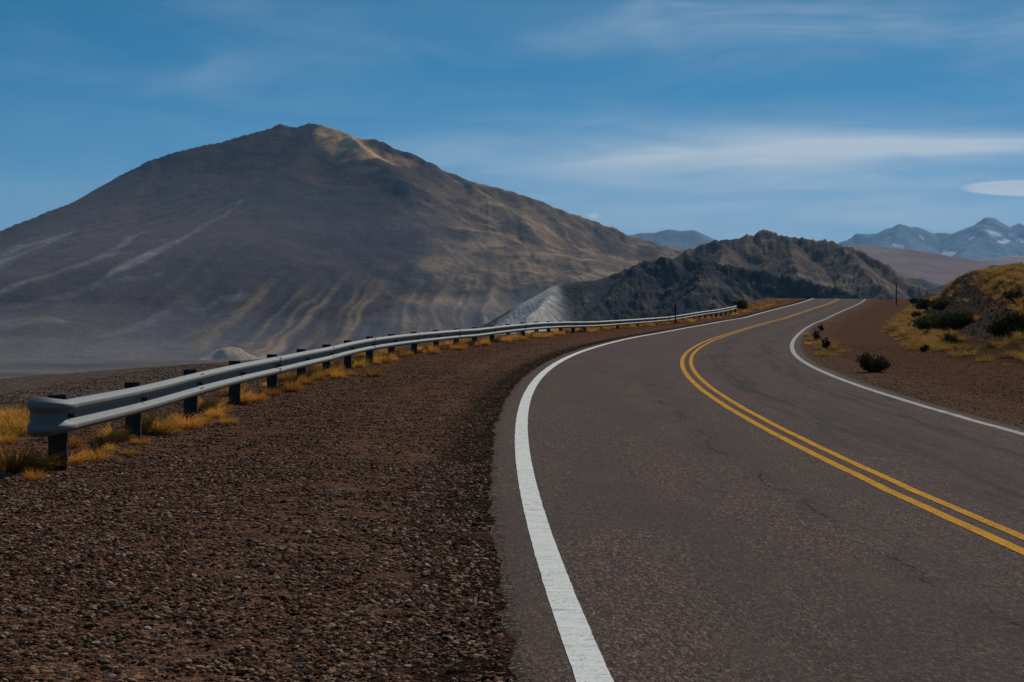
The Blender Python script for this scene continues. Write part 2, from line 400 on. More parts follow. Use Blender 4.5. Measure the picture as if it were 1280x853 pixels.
def mat_steel():
    m, nt = new_mat('galvanised_steel'); p = pos(nt)
    n = nt.noise(p, 3.0, 5, .65); sp = nt.voro(p, 45, out='Color'); v = nt.node('ShaderNodeSeparateXYZ', {0: sp}).outputs[0]
    c = nt.mix(nt.ramp(n, .3, .7), (.130, .152, .155), (.180, .203, .202))
    c = nt.mix(nt.math('MULTIPLY', v, .14), c, (.10, .12, .125))
    nz = nt.node('ShaderNodeSeparateXYZ', {0: nt.node('ShaderNodeNewGeometry').outputs['Normal']}).outputs[2]
    dust = nt.math('MULTIPLY', nt.ramp(nz, .1, .9), nt.ramp(nt.noise(p, 7, 5, .7), .45, .75, 0, .5))
    c = nt.mix(dust, c, (.19, .175, .155))
    nt.set(nt.bs, 'Base Color', c); nt.bs.inputs['Metallic'].default_value = .15; nt.set(nt.bs, 'Roughness', nt.ramp(n, .3, .7, .58, .72))
    nt.bs.inputs['Specular IOR Level'].default_value = .3
    nt.set(nt.bs, 'Normal', nt.bump(nt.noise(p, 9, 3), .12, .01))
    return m

def mat_grass(name, lo, hi, trans=.45):
    m, nt = new_mat(name)
    at_ = nt.node('ShaderNodeAttribute', attribute_name='tint'); t = nt.node('ShaderNodeSeparateColor', {0: at_.outputs['Color']})
    oi = nt.node('ShaderNodeObjectInfo').outputs['Random']
    c = nt.mix(t.outputs[0], lo, hi)
    c = nt.mix(nt.math('MULTIPLY', t.outputs[1], .45), c, tuple(k * .45 for k in hi))
    hsv = nt.node('ShaderNodeHueSaturation', {'Color': c, 'Hue': nt.ramp(oi, 0, 1, .480, .507, False), 'Value': nt.ramp(nt.math('FRACT', nt.math('MULTIPLY', oi, 7.3)), 0, 1, .50, 1.20, False)})
    dif = nt.node('ShaderNodeBsdfDiffuse', {'Color': hsv.outputs[0]}); tr = nt.node('ShaderNodeBsdfTranslucent', {'Color': hsv.outputs[0]})
    mx = nt.node('ShaderNodeMixShader', {0: trans, 1: dif.outputs[0], 2: tr.outputs[0]})
    nt.l.new(mx.outputs[0], nt.out.inputs[0]); nt.n.remove(nt.bs)
    return m

def mat_stone(name, stops, bump=.5):
    m, nt = new_mat(name)
    oi = nt.node('ShaderNodeObjectInfo').outputs['Random']; o = nt.node('ShaderNodeTexCoord').outputs['Object']
    c = nt.colramp(oi, stops)
    n = nt.noise(o, 3.0, 4, .65)
    c = nt.mix(nt.ramp(n, .35, .7, 0, .4), c, (.03, .022, .019))
    nt.set(nt.bs, 'Base Color', c); nt.bs.inputs['Roughness'].default_value = .9; nt.bs.inputs['Specular IOR Level'].default_value = .03
    return m

def mat_terrain(name, scale, bump_d, bstr=.8, contrast=.35, fine=None):
    """slope colour, on the mountain with painted light and shade, in the 'tint' attribute, broken up by rock and gravel grain"""
    m, nt = new_mat(name); p = pos(nt)
    at_ = nt.node('ShaderNodeAttribute', attribute_name='tint').outputs['Color']
    n1 = nt.noise(p, 1 / scale, 7, .68); n2 = nt.noise(p, 4.3 / scale, 6, .7)
    k = nt.math('ADD', nt.math('MULTIPLY', nt.ramp(n1, .25, .75, 1 - contrast, 1 + contrast, False), .5), nt.math('MULTIPLY', nt.ramp(n2, .25, .75, 1 - contrast, 1 + contrast, False), .5))
    v = nt.node('ShaderNodeVectorMath', {0: at_}, operation='SCALE'); nt.set(v, 3, k)
    nt.set(nt.bs, 'Base Color', v.outputs[0]); nt.bs.inputs['Roughness'].default_value = 1
    nt.bs.inputs['Specular IOR Level'].default_value = 0.0
    nt.set(nt.bs, 'Normal', nt.bump(nt.math('ADD', n1, nt.math('MULTIPLY', n2, .45)), bstr, bump_d))
    return m

M_ROAD = mat_road(); M_WHITE = mat_paint('white_road_paint', (.74, .77, .74), cut=.70)
M_YEL = mat_paint('yellow_road_paint', (.66, .31, .006), cut=.64)
M_WORN = mat_paint('worn_white_road_paint', (.52, .52, .50), cut=.62)
M_GROUND = mat_ground(); M_STEEL = mat_steel()
M_POST = mat_simple('dark_weathered_steel', (.022, .021, .022), .6, .2, 12, .4, .3)
M_REFL = mat_simple('brown_reflector', (.05, .018, .012), .4, 0, 40, .2)
M_BOLT = mat_simple('bolt_steel', (.16, .15, .14), .5, .6, 30, .3)
M_GRASS = mat_grass('golden_bunchgrass', (.32, .145, .024), (.95, .53, .105))
M_GRASS2 = mat_grass('golden_slope_grass', (.17, .088, .026), (.64, .40, .11))
M_BUSH = mat_grass('dark_green_shrub', (.014, .017, .007), (.060, .072, .022), .3)
M_BUSH2 = mat_grass('fresh_green_shrub', (.016, .024, .008), (.075, .11, .026), .30)
M_DRY = mat_grass('dark_dry_shrub', (.008, .007, .006), (.020, .016, .013), .1)
M_WOOD = mat_simple('shrub_wood', (.07, .05, .035), .9, 0, 20, .4)
M_PEB = mat_stone('pebble_stone', [(0, (.016, .011, .009)), (.22, (.085, .040, .025)), (.50, (.21, .095, .054)), (.58, (.15, .105, .080)), (.80, (.33, .165, .090)), (.93, (.42, .27, .17)), (1, (.42, .36, .30))])
M_SCREE = mat_stone('scree_stone', [(0, (.016, .013, .012)), (.4, (.048, .040, .036)), (.7, (.085, .055, .040)), (.92, (.12, .105, .098)), (1, (.24, .22, .21))])
M_PALE = mat_simple('pale_rock', (.42, .39, .36), .9, 0, 5, .3, .1, .5, 12)

# ------------------------------------------------------------------ ground beside the road
sl_ = np.concatenate([np.arange(-80, -4, 4), np.arange(-4, 60, .3), np.arange(60, 150, .7), np.arange(150, 300, 1.2), np.arange(300, 415, 5)])
ol_ = np.concatenate([np.arange(-130, -40, 6), np.arange(-40, -16, 1.0), np.arange(-16, -5, .22), np.arange(-5, -3, .1), [-3, -1.5, 0, 1.5], np.arange(3, 5, .1), np.arange(5, 22, .22), np.arange(22, 50, 1.0), np.arange(50, 170, 8)])
SS, OO = np.meshgrid(sl_, ol_, indexing='ij')
GX, GY = world(SS, OO); GZ = ground_z(SS, OO)
def grass_cover(s, off):                              # how much of the cut slope the golden grass covers
    X, Y = world(s, off)
    t = off - toe(s) + 1.2 * fbm(X / 4, Y / 4, 4, 51)
    return sstep(t, -.2, .9)
def scree_cover(s, off):                              # the bare stony face in the cut
    X, Y = world(s, off); t = off - toe(s) + .8 * fbm(X / 3, Y / 3, 3, 61)
    up = np.interp(s, [75, 105, 130, 160], [3.6, 4.6, 5.8, 6.6])
    k = sstep(t, 2.1, 3.0) * (1 - sstep(t, up, up + .8))
    return k * sstep(s, 62, 78) * (1 - sstep(s, 150, 176))
tint = np.zeros(SS.shape + (3,)); tint[..., 0] = grass_cover(SS, OO); tint[..., 1] = scree_cover(SS, OO)
tint[..., 0] *= 1 - tint[..., 1]
gm = mesh_from('ground', np.stack([GX, GY, GZ], -1), grid_faces(*SS.shape)[:, ::-1], M_GROUND, True, uv=np.stack([OO, SS], -1).reshape(-1, 2), col=tint)
link('ground', gm, kind='structure', label='dark brown gravel shoulders and stony cut slope beside the road')

# carriageway: 7.8 m of chip seal with ragged edges
rs = np.concatenate([np.arange(-80, 0, 2), np.arange(0, 50, .12), np.arange(50, 130, .4), np.arange(130, 400, 1.0)])
ro = np.concatenate([[-3.86, -3.80], np.linspace(-3.6, 3.6, 25), [3.80, 3.86]])
RS, RO = np.meshgrid(rs, ro, indexing='ij'); RO = RO.copy()
wx, wy = world(rs, 0 * rs)
_e0 = .09 * fbm(rs * 1.3, rs * 0 + 4, 5, 71) + .05 * fbm(rs / 5, rs * 0 + 9, 3, 72) + .02 * fbm(rs * 5, rs * 0 + 1, 2, 75)
RO[:, 0] += _e0; RO[:, 1] += _e0; _e0 = .05 * fbm(rs * 1.3, rs * 0 + 14, 5, 73) + .08 * fbm(rs / 5, rs * 0 + 19, 3, 74)
RO[:, -1] += _e0; RO[:, -2] += _e0
X, Y = world(RS, RO); Zr = plane(RS, RO) + .006 * fbm(X / 1.5, Y / 1.5, 2, 80)
def road_z(s, off):
    X, Y = world(s, off); return plane(s, off) + .006 * fbm(X / 1.5, Y / 1.5, 2, 80)
Zr[:, 0] -= .016; Zr[:, -1] -= .016
rm = mesh_from('road', np.stack([X, Y, Zr], -1), grid_faces(*X.shape)[:, ::-1], M_ROAD, True, uv=np.stack([RO, RS], -1).reshape(-1, 2))
link('road', rm, kind='structure', label='brown grey two-lane asphalt road sweeping right over a crest')

def line(name, c, wd, mat, label, seed, k=2):
    s = np.concatenate([np.arange(-60, 0, 2), np.arange(0, 60, .08), np.arange(60, 150, .3), np.arange(150, 395, 1.0)])
    o = np.stack([c + wd * (j / k - .5) + (.006 * fbm(s * 2.5, s * 0 + j, 3, seed + j) if j in (0, k) else 0 * s) for j in range(k + 1)], 1)
    s2 = np.repeat(s[:, None], k + 1, 1)
    X, Y = world(s2, o); z = road_z(s2, o) + .004
    me = mesh_from(name, np.stack([X, Y, z], -1), grid_faces(*X.shape)[:, ::-1], mat, True, uv=np.stack([o * 1.0, s2], -1).reshape(-1, 2))
    return link(name, me, kind='structure', label=label)
line('edge_line', -LW, .165, M_WHITE, 'solid white line along the left edge of the road', 90)
line('edge_line', LW, .16, M_WORN, 'worn white line along the right edge of the road', 93)
line('centre_line', -.125, .115, M_YEL, 'left one of the two yellow centre lines', 96)
line('centre_line', .125, .105, M_YEL, 'right one of the two yellow centre lines', 99)

# ------------------------------------------------------------------ guardrail
PX = [-4.207,-4.259,-4.242,-4.207,-4.11,-4.022,-3.903,-3.779,-3.55,-3.235,-2.809,-2.318,-1.787,-1.24,-0.674,-0.073,0.53,1.14,1.744,2.389,3.093,3.812,4.56,5.33,6.129,6.913,7.735,8.51,9.317,10.066,10.881,11.68,12.499,13.286,14.097,14.899,15.723,16.569,17.396,18.223,19.026,19.918,20.757]
PY = [18.8,22.8,26.8,30.799,34.798,38.797,42.796,46.794,50.787,54.775,58.752,62.722,66.686,70.649,74.608,78.563,82.517,86.471,90.425,94.372,98.31,102.245,106.174,110.099,114.019,117.941,121.856,125.78,129.698,133.627,137.543,141.463,145.378,149.299,153.217,157.135,161.049,164.959,168.872,172.786,176.705,180.604,184.515]
PX = np.array(PX); PY = np.array(PY); NPOST = len(PX)
RI = [0,1,2,4,6,8,10,12,13,15,17,19,21,22,25,30,36,42]; RT = [.66,.62,.63,.62,.61,.63,.62,.60,.58,.60,.60,.57,.52,.50,.49,.50,.70,.84]
ptop = np.interp(np.arange(NPOST), RI, RT)
PG = []; PZ = []
for i in range(NPOST):
    s, off = inv(PX[i], PY[i]); PG.append(float(ground_z(s, off))); PZ.append(float(plane(s, off)) + ptop[i] - .155)
PZ = np.array(PZ)                                     # height of the rail's middle
def catmull(P, t):
    i = np.clip(np.floor(t).astype(int), 0, len(P) - 2); f = (t - i)[:, None]
    p0 = P[np.clip(i - 1, 0, len(P) - 1)]; p1 = P[i]; p2 = P[i + 1]; p3 = P[np.clip(i + 2, 0, len(P) - 1)]
    return .5 * (2 * p1 + (p2 - p0) * f + (2 * p0 - 5 * p1 + 4 * p2 - p3) * f * f + (3 * p1 - p0 - 3 * p2 + p3) * f ** 3)
RP = np.stack([PX, PY, PZ], 1)
PROF = [(-.156, .002), (-.153, .012), (-.122, .070), (-.116, .078), (-.106, .082), (-.090, .083), (-.078, .080), (-.070, .073), (-.036, .012), (-.028, .003), (-.016, 0), (0, 0)]
PROF = PROF + [(-z, n) for z, n in PROF[-2::-1]]
PZs = np.array([q[0] for q in PROF]); PNs = np.array([q[1] for q in PROF])
root = link('guardrail', None, loc=(PX[0], PY[0], PG[0]), label='long pale grey corrugated steel guardrail on dark posts curving along the left shoulder', cat='guardrail')
def sweep(path, nrm, nscale=None, zscale=None, proud=0.0, th=.0045):
    nP = len(PROF); n = len(path)
    ns = np.ones(n) if nscale is None else nscale; zs = np.ones(n) if zscale is None else zscale
    V = []
    for lay in (0, 1):
        dpt = PNs[None, :] * ns[:, None] + proud - lay * th
        v = np.zeros((n, nP, 3)); v[..., :2] = path[:, None, :2] + nrm[:, None, :] * dpt[..., None]
        v[..., 2] = path[:, None, 2] + PZs[None, :] * zs[:, None]; V.append(v.reshape(-1, 3))
    f = grid_faces(n, nP); N = n * nP
    fs = [f, f[:, ::-1] + N]
    i = np.arange(n - 1)
    for j, fl in ((0, 0), (nP - 1, 1)):
        a = i * nP + j; b = (i + 1) * nP + j
        q = np.stack([a, a + N, b + N, b], 1); fs.append(q if fl == 0 else q[:, ::-1])
    j = np.arange(nP - 1)
    for r_, fl in ((0, 1), (n - 1, 0)):
        a = r_ * nP + j; b = a + 1; q = np.stack([a, a + N, b + N, b], 1); fs.append(q if fl == 0 else q[:, ::-1])
    return np.concatenate(V), np.concatenate(fs)
origin = np.array([PX[0], PY[0], PG[0]])
k = 0
M_BOLTD = mat_simple('dark_bolt_steel', (.06, .058, .056), .6, .4, 30, .3)
b = MB(); b.tube([(-.006, 0, 0), (.010, 0, 0)], .014, 6); sbolt_me = b.mesh('splice_bolt', M_BOLTD)
while k < NPOST - 1:
    k2 = min(k + 2, NPOST - 1)
    t = np.linspace(k - (.0 if k == 0 else .035), k2 + .035 if k2 < NPOST - 1 else k2 + 0.0, 26)
    P = catmull(RP, np.clip(t, 0, NPOST - 1)); Tn = np.gradient(P[:, :2], axis=0); Tn /= np.linalg.norm(Tn, axis=1)[:, None]
    N_ = np.stack([Tn[:, 1], -Tn[:, 0]], 1)
    V, Fc = sweep(P, N_, proud=.011 if (k // 2) % 2 == 0 else 0.0)
    me = mesh_from('rail_panel', V - origin, Fc, M_STEEL, False)
    o = link('rail_panel', me, root)
    if 0 < k < 24:                                    # splice bolts of the lap joint
        for dz in (-.128, -.060, .060, .128):
            for dt in (-.07, .07):
                q_ = catmull(RP, np.array([k + dt / 4.0]))[0]; n_ = N_[0]; dp = float(np.interp(dz, PZs, PNs)) + .012
                sb = bpy.data.objects.new('splice_bolt', sbolt_me); COL.objects.link(sb); sb.parent = root
                sb.location = Vector((q_[0] + n_[0] * dp, q_[1] + n_[1] * dp, q_[2] + dz)) - Vector(origin); sb.rotation_euler = (0, 0, math.atan2(n_[1], n_[0]))
    k = k2
# rounded end terminal that curls away from the road
T0 = np.array([PX[1] - PX[0], PY[1] - PY[0]]); T0 /= np.linalg.norm(T0); N0 = np.array([T0[1], -T0[0]])
Rr = .155; pts = [RP[0][:2] + T0 * .06, RP[0][:2] - T0 * .03]
c = RP[0][:2] - T0 * .07 - N0 * Rr
for a in np.linspace(0, 165, 22): pts.append(c + N0 * math.cos(R(a)) * Rr - T0 * math.sin(R(a)) * Rr * 1.2)
pts = np.array(pts); path = np.concatenate([pts, np.full((len(pts), 1), RP[0][2])], 1)
Tn = np.gradient(pts, axis=0); Tn /= np.linalg.norm(Tn, axis=1)[:, None]; N_ = np.stack([-Tn[:, 1], Tn[:, 0]], 1)
tt_ = np.linspace(0, 1, len(pts))
V, Fc = sweep(path, N_, nscale=1 - .85 * sstep(tt_, .72, .98), zscale=1.0 + .20 * sstep(tt_, .1, .7), proud=.013)
link('end_terminal', mesh_from('end_terminal', V - origin, Fc[:, ::-1], M_STEEL, True), root)
# posts: C channel, web across the rail, flanges along it
b = MB()
b.box(-.175, 0, -.003, .003, -1.05, .196); b.box(-.006, 0, .003, .062, -1.05, .196); b.box(-.175, -.169, .003, .062, -1.05, .196)
post_me = b.mesh('post', M_POST)
b = MB(); b.box(.004, .064, -.003, .001, -.021, .021); b.box(.002, .006, -.003, .03, -.021, .021); refl_me = b.mesh('reflector', M_REFL)
b = MB(); b.tube([(.0, .045, 0), (.016, .045, 0)], .018, 6); b.tube([(.016, .045, 0), (.026, .045, 0)], .009, 6); bolt_me = b.mesh('bolt', M_BOLT)
for i in range(NPOST):
    a = RP[max(i - 1, 0)]; c = RP[min(i + 1, NPOST - 1)]
    ang = math.atan2(c[1] - a[1], c[0] - a[0]) - math.pi / 2
    o = bpy.data.objects.new('post', post_me); COL.objects.link(o); o.parent = root
    o.location = Vector(RP[i]) - Vector(origin); o.rotation_euler = (random.uniform(-.012, .012), random.uniform(-.02, .02), ang)
    if i < 34:
        r_ = bpy.data.objects.new('reflector', refl_me); COL.objects.link(r_); r_.parent = o
        r_.location = (0.010, .045 if i % 2 else .02, 0)
        r_ = bpy.data.objects.new('bolt', bolt_me); COL.objects.link(r_); r_.parent = o; r_.location = (.006, .05, -.0)

# ------------------------------------------------------------------ valley floor and mountains
def px(u, v, D):                                      # a point D metres out along the sight line of the photo's pixel
    return ((u - U0) / F * D, D, CAMZ + (V0 - v) / F * D)
def ridge_height(X, Y, ridges, base):
    """highest cone/wedge of all ridge lines; each ridge = (points, slope, concavity length)"""
    best = np.full(X.shape, -1e9); tb = np.zeros(X.shape)
    for P, s1, L in ridges:
        acc = 0.0
        for a, b in zip(P[:-1], P[1:]):
            ax, ay, az_ = a; bx, by, bz = b; dx, dy = bx - ax, by - ay; l2 = dx * dx + dy * dy; ln = math.sqrt(l2)
            t = np.clip(((X - ax) * dx + (Y - ay) * dy) / l2, 0, 1)
            d = np.hypot(X - ax - dx * t, Y - ay - dy * t)
            h = az_ + (bz - az_) * t - s1 * d / (1 + d / L)
            m = h > best; best = np.where(m, h, best); tb = np.where(m, acc + t * ln, tb); acc += ln
    return best, tb
def polar(u0, u1, nu, D0, D1, nd, pw=1.0):
    u = np.linspace(u0, u1, nu); D = D0 + (D1 - D0) * np.linspace(0, 1, nd) ** pw
    U, DD = np.meshgrid(u, D, indexing='ij')
    return U, DD, (U - U0) / F * DD, DD
def finder(U, DD, Z):
    el_ = (Z - CAMZ) / DD
    run = np.maximum.accumulate(el_, axis=1)
    def f(u, v):
        i = int(np.clip(np.searchsorted(U[:, 0], u), 0, U.shape[0] - 1)); tgt = (V0 - v) / F
        j = int(np.argmax(run[i] >= tgt)) if run[i].max() >= tgt else int(run[i].argmax())
        return (U[i, j] - U0) / F * DD[i, j], DD[i, j]
    return f
def seg_mask(X, Y, pts, wid):                          # soft mask round a polyline on the slope
    m = np.zeros(X.shape)
    for (a, wa), (b, wb) in zip(zip(pts[:-1], wid[:-1]), zip(pts[1:], wid[1:])):
        dx, dy = b[0] - a[0], b[1] - a[1]; l2 = dx * dx + dy * dy + 1e-6
        t = np.clip(((X - a[0]) * dx + (Y - a[1]) * dy) / l2, 0, 1)
        d = np.hypot(X - a[0] - dx * t, Y - a[1] - dy * t)
        m = np.maximum(m, 1 - sstep(d / (wa + (wb - wa) * t), .35, 1.0))
    return m
def blur_max(a): return a
def normals_z(X, Y, Z):
    gx = np.gradient(Z, axis=0) / (np.hypot(np.gradient(X, axis=0), np.gradient(Y, axis=0)) + 1e-6)
    return np.abs(gx)
def build_terrain(name, U, DD, X, Y, Z, tint, mat, label):
    me = mesh_from(name, np.stack([X, Y, Z], -1), grid_faces(*X.shape)[:, ::-1], mat, True, col=tint)
    return link(name, me, kind='structure', label=label)

# valley floor
fx = np.sinh(np.linspace(-1, 1, 260) * 4.2) / np.sinh(4.2) * 14000
fy = np.sinh(np.linspace(-.72, 1, 260) * 4.2) / np.sinh(4.2) * 14000
FXg, FYg = np.meshgrid(fx, fy, indexing='ij')
FZ = -38 + 1.2 * fbm(FXg / 120, FYg / 120, 4, 5) + 2.5 * fbm(FXg / 500, FYg / 500, 3, 6)
ft = np.full(FXg.shape + (3,), 1.0) * np.array([.125, .108, .098])
n = fbm(FXg / 300, FYg / 90, 5, 12); ft = mixc(ft, (.175, .150, .130), sstep(n, .0, .4) * .7); ft = mixc(ft, (.075, .062, .056), sstep(-n, .05, .4) * .7); ft = mixc(ft, (.060, .050, .046), (1 - sstep(FYg + 160 * n, 1150, 1750)) * .8)
M_FLOOR = mat_terrain('valley_gravel', 60, 3.0, .5, .45)
link('valley_floor', mesh_from('valley_floor', np.stack([FXg, FYg, FZ], -1), grid_faces(*FXg.shape)[:, ::-1], M_FLOOR, True, col=ft), kind='structure', label='flat dusty valley floor below the road')

# --- the big mountain
U, DD, X, Y = polar(-420, 1010, 820, 2150, 3900, 330)
sil = [(-520, 450, 2700), (-300, 392, 2850), (-120, 334, 2950), (0, 289, 3050), (60, 265, 3080), (100, 250, 3110), (150, 220, 3150), (190, 200, 3180), (240, 185, 3210), (272, 179, 3230),
       (312, 168, 3250), (338, 161, 3270), (350, 155, 3275), (358, 158, 3278), (370, 160, 3270), (386, 155, 3262), (402, 157, 3250), (420, 163, 3230), (434, 169, 3215), (446, 174, 3200), (458, 176, 3190), (470, 177, 3185), (484, 182, 3180), (498, 191, 3172), (511, 194, 3168), (524, 199, 3165), (541, 211, 3160), (600, 231, 3150), (660, 248, 3150),
       (700, 264, 3150), (745, 279, 3140), (790, 296, 3130), (830, 310, 3120), (870, 321, 3100), (920, 333, 3080), (1000, 352, 3050), (1100, 375, 3000)]
main = [px(*q) for q in sil]
spA = [px(436, 170, 3200), px(470, 198, 3090), px(500, 225, 2990), px(520, 262, 2890), px(530, 300, 2800), px(520, 340, 2710)]
spB = [px(402, 163, 3240), px(360, 205, 3090), px(300, 262, 2940), px(240, 312, 2800), px(170, 365, 2640), px(100, 405, 2520)]
spC = [px(580, 226, 3150), px(610, 250, 3040), px(640, 268, 2960), px(672, 300, 2860), px(690, 335, 2780), px(690, 370, 2700)]
spD = [px(200, 200, 3180), px(150, 250, 3040), px(80, 300, 2900), px(0, 345, 2760), px(-90, 385, 2620)]
spE = [px(450, 330, 2760), px(380, 340, 2720), px(300, 358, 2680), px(240, 385, 2600), px(190, 412, 2520)]
ridges = [(main, .62, 1900), (spA, .60, 900), (spB, .52, 1200), (spC, .62, 800), (spD, .52, 1000), (spE, .50, 900)]
H, T = ridge_height(X, Y, ridges, -40)
# soften the creases between the wedges
def smooth(A, n, ax):
    k = np.hanning(n + 2)[1:-1]; k /= k.sum(); p = [(0, 0), (0, 0)]; p[ax] = (n // 2, n // 2)
    return np.apply_along_axis(lambda r: np.convolve(r, k, 'valid'), ax, np.pad(A, p, mode='edge'))
Hs = smooth(smooth(H, 21, 1), 21, 0)
Hm, _ = ridge_height(X, Y, [(main, .62, 1900)], -40)
dr = sstep(np.maximum(Hm - H + 0, 0), 0, 1) * 0
nr = 1 - sstep(np.abs(Y - np.interp(U[:, :1], [q[0] for q in sil], [q[2] for q in sil])), 20, 120)   # near the skyline ridge
Hb = Hs + (H - Hs) * nr
rough_r = sstep(U, 430, 520) * .7 + .3 + .9 * np.exp(-((U - 500) / 45) ** 2)
Hb += nr * rough_r * 6.0 * ridged(X / 55, Y / 55, 4, 7) * .5 + nr * 3.0 * fbm(X / 18, Y / 18, 4, 8) * rough_r
Hb += 22 * fbm(X / 330, Y / 330, 4, 101) * (1 - nr) + 9.0 * ridged(X / 120, Y / 120, 6, 111) * (.35 + .65 * sstep(U, 330, 520)) * (1 - .7 * nr)
# gullies that fan out down the face
ax_, ay_, _z = px(600, 190, 3350)
ph = np.arctan2(X - ax_, ay_ - Y) + .035 * fbm(X / 160, Y / 160, 3, 121); rr = np.hypot(X - ax_, Y - ay_)
fl = vnoise(ph * 34, rr / 700, 131) + .7 * vnoise(ph * 71 + .25 * vnoise(X / 60, Y / 60, 135), rr / 380, 132) + .22 * vnoise(ph * 150, rr / 160, 133)
EL = (Hb - CAMZ) / DD; Vp = V0 - EL * F
zrel = Hb + 38
band = sstep(zrel + 14 * vnoise(X / 70, Y / 70, 151), 14, 52) * (1 - sstep(zrel, 78, 128)) * sstep(U, 180, 290) * (1 - sstep(U, 600, 660))
left = (1 - sstep(U, 250, 360)) * sstep(zrel, 5, 60) * (1 - nr)
right = sstep(U, 520, 620) * (1 - nr) * sstep(zrel, 20, 80)
Z = Hb + band * 8.0 * (.35 + .65 * sstep(fbm(X / 130, Y / 130, 3, 170), -.35, .3)) * fl + left * 2.6 * fl + right * 2.0 * fl + 1.2 * fbm(X / 22, Y / 22, 4, 140)
gq = sstep(Y + 70 * fbm(X / 170, Y / 500, 3, 150), 2130, 2720)              # the foot runs out in a fan under the valley floor
Z = -62 + (Z + 62) * gq
Z = np.maximum(Z, -75)
hx, hy = (287 - U0) / F * 2300, 2300.0
hk = (np.abs(X - hx) / 46) ** 1.5 + ((Y - hy) / 40) ** 2
Z = np.maximum(Z, -60 + 38 * np.exp(-hk * .8) * (1 + .12 * fbm(X / 14, Y / 14, 4, 4)))
fnd = finder(U, DD, Z)
def on(*uv): return [fnd(u, v) for u, v in uv]
tint = np.ones(X.shape + (3,)) * np.array([.100, .062, .043])  # cloud shade on the dark face is put into this albedo
n1 = fbm(X / 140, Y / 140, 5, 201); n2 = fbm(X / 45, Y / 45, 5, 202); n3 = ridged(X / 70, Y / 70, 5, 203)
pk0 = 0 * U
dry = sstep(U + 90 * n1 + .35 * (Vp - 250), 470, 640)                      # golden brown bunchgrass slopes on the right, their sunlight put into the colour
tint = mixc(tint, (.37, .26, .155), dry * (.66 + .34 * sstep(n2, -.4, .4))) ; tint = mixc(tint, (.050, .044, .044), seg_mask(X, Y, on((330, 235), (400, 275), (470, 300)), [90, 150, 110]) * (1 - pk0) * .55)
tint = mixc(tint, (.060, .048, .045), sstep(n2, .1, .5) * (1 - dry) * .6)
tint = mixc(tint, (.115, .078, .058), sstep(n1, .05, .5) * (1 - dry) * .7)
dustm = (1 - sstep(Z + 10 * n1, -34, 34)) * (.35 + .65 * (1 - sstep(U, 260, 420)))
tint = mixc(tint, (.185, .160, .148), dustm * .8)
pk = seg_mask(X, Y, on((405, 165), (430, 178), (462, 192), (505, 202)), [24, 46, 40, 28])  # golden summit grass, with the sun on it painted into the colour
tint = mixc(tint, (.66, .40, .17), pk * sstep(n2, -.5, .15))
rock = sstep(n3, .30, .62) * (sstep(U, 440, 520) * .8 + .12) + nr * .5 * sstep(n2, -.1, .4) * rough_r
tint = mixc(tint, (.050, .046, .046), np.clip(rock, 0, 1) * .55)
for ctr, wd in (((560, 250), 60), ((625, 285), 55), ((480, 215), 40), ((560, 285), 40), ((690, 300), 35)):
    q = on(ctr, (ctr[0] + 25, ctr[1] + 14)); m = seg_mask(X, Y, q, [wd, wd])
    tint = mixc(tint, (.036, .036, .040), m * sstep(n2 + .5 * n3, -.1, .5) * .6)
crest_f = sstep(fl + .35 * n2, -.05, .60)  # flutes: sunlit crests and shaded gullies are painted into the tint
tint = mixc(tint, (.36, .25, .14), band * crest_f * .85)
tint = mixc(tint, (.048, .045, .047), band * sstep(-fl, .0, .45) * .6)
tint = mixc(tint, (.13, .095, .065), left * crest_f * .45)
streaks = [(((-60, 352), (0, 324), (45, 306), (92, 290)), [26, 20, 13, 4], 1.0), (((-30, 378), (30, 352), (90, 336), (130, 322), (180, 290)), [12, 10, 11, 9, 3], .55),
           (((132, 346), (165, 330), (196, 314), (222, 303)), [3, 8, 9, 3], 1.0), (((222, 303), (262, 278), (300, 252)), [5, 5, 3], .45),
           (((0, 398), (60, 375), (120, 357), (200, 345)), [9, 7, 7, 3], .30), (((300, 372), (250, 386), (200, 400), (130, 420)), [8, 12, 9, 6], .45)]
for pts, wd, st in streaks:
    m = seg_mask(X, Y, on(*pts), [q * 2.1 for q in wd]); tint = mixc(tint, (.34, .315, .30), m * st * .8 * sstep(n2 + .3 * fl + .35 * fbm(X / 14, Y / 14, 3, 160), -.65, .35))
m = seg_mask(X, Y, on((-40, 408), (20, 406), (75, 402)), [30, 30, 14]); tint = mixc(tint, (.22, .17, .12), m * .8)  # sunlit patch at the left foot, painted in tan
tint = mixc(tint, (.52, .40, .29), sstep(np.exp(-hk * .9) + .12 * n2, .18, .5) * (.7 + .3 * sstep(n2, -.4, .2)))
m = seg_mask(X, Y, on((200, 432), (235, 422), (262, 408)), [10, 14, 8]); tint = mixc(tint, (.20, .15, .10), m * .7)
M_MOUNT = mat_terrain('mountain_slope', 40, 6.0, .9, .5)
build_terrain('mountain', U, DD, X, Y, Z, tint, M_MOUNT, 'large bare brown mountain with a golden summit and pale scree streaks')

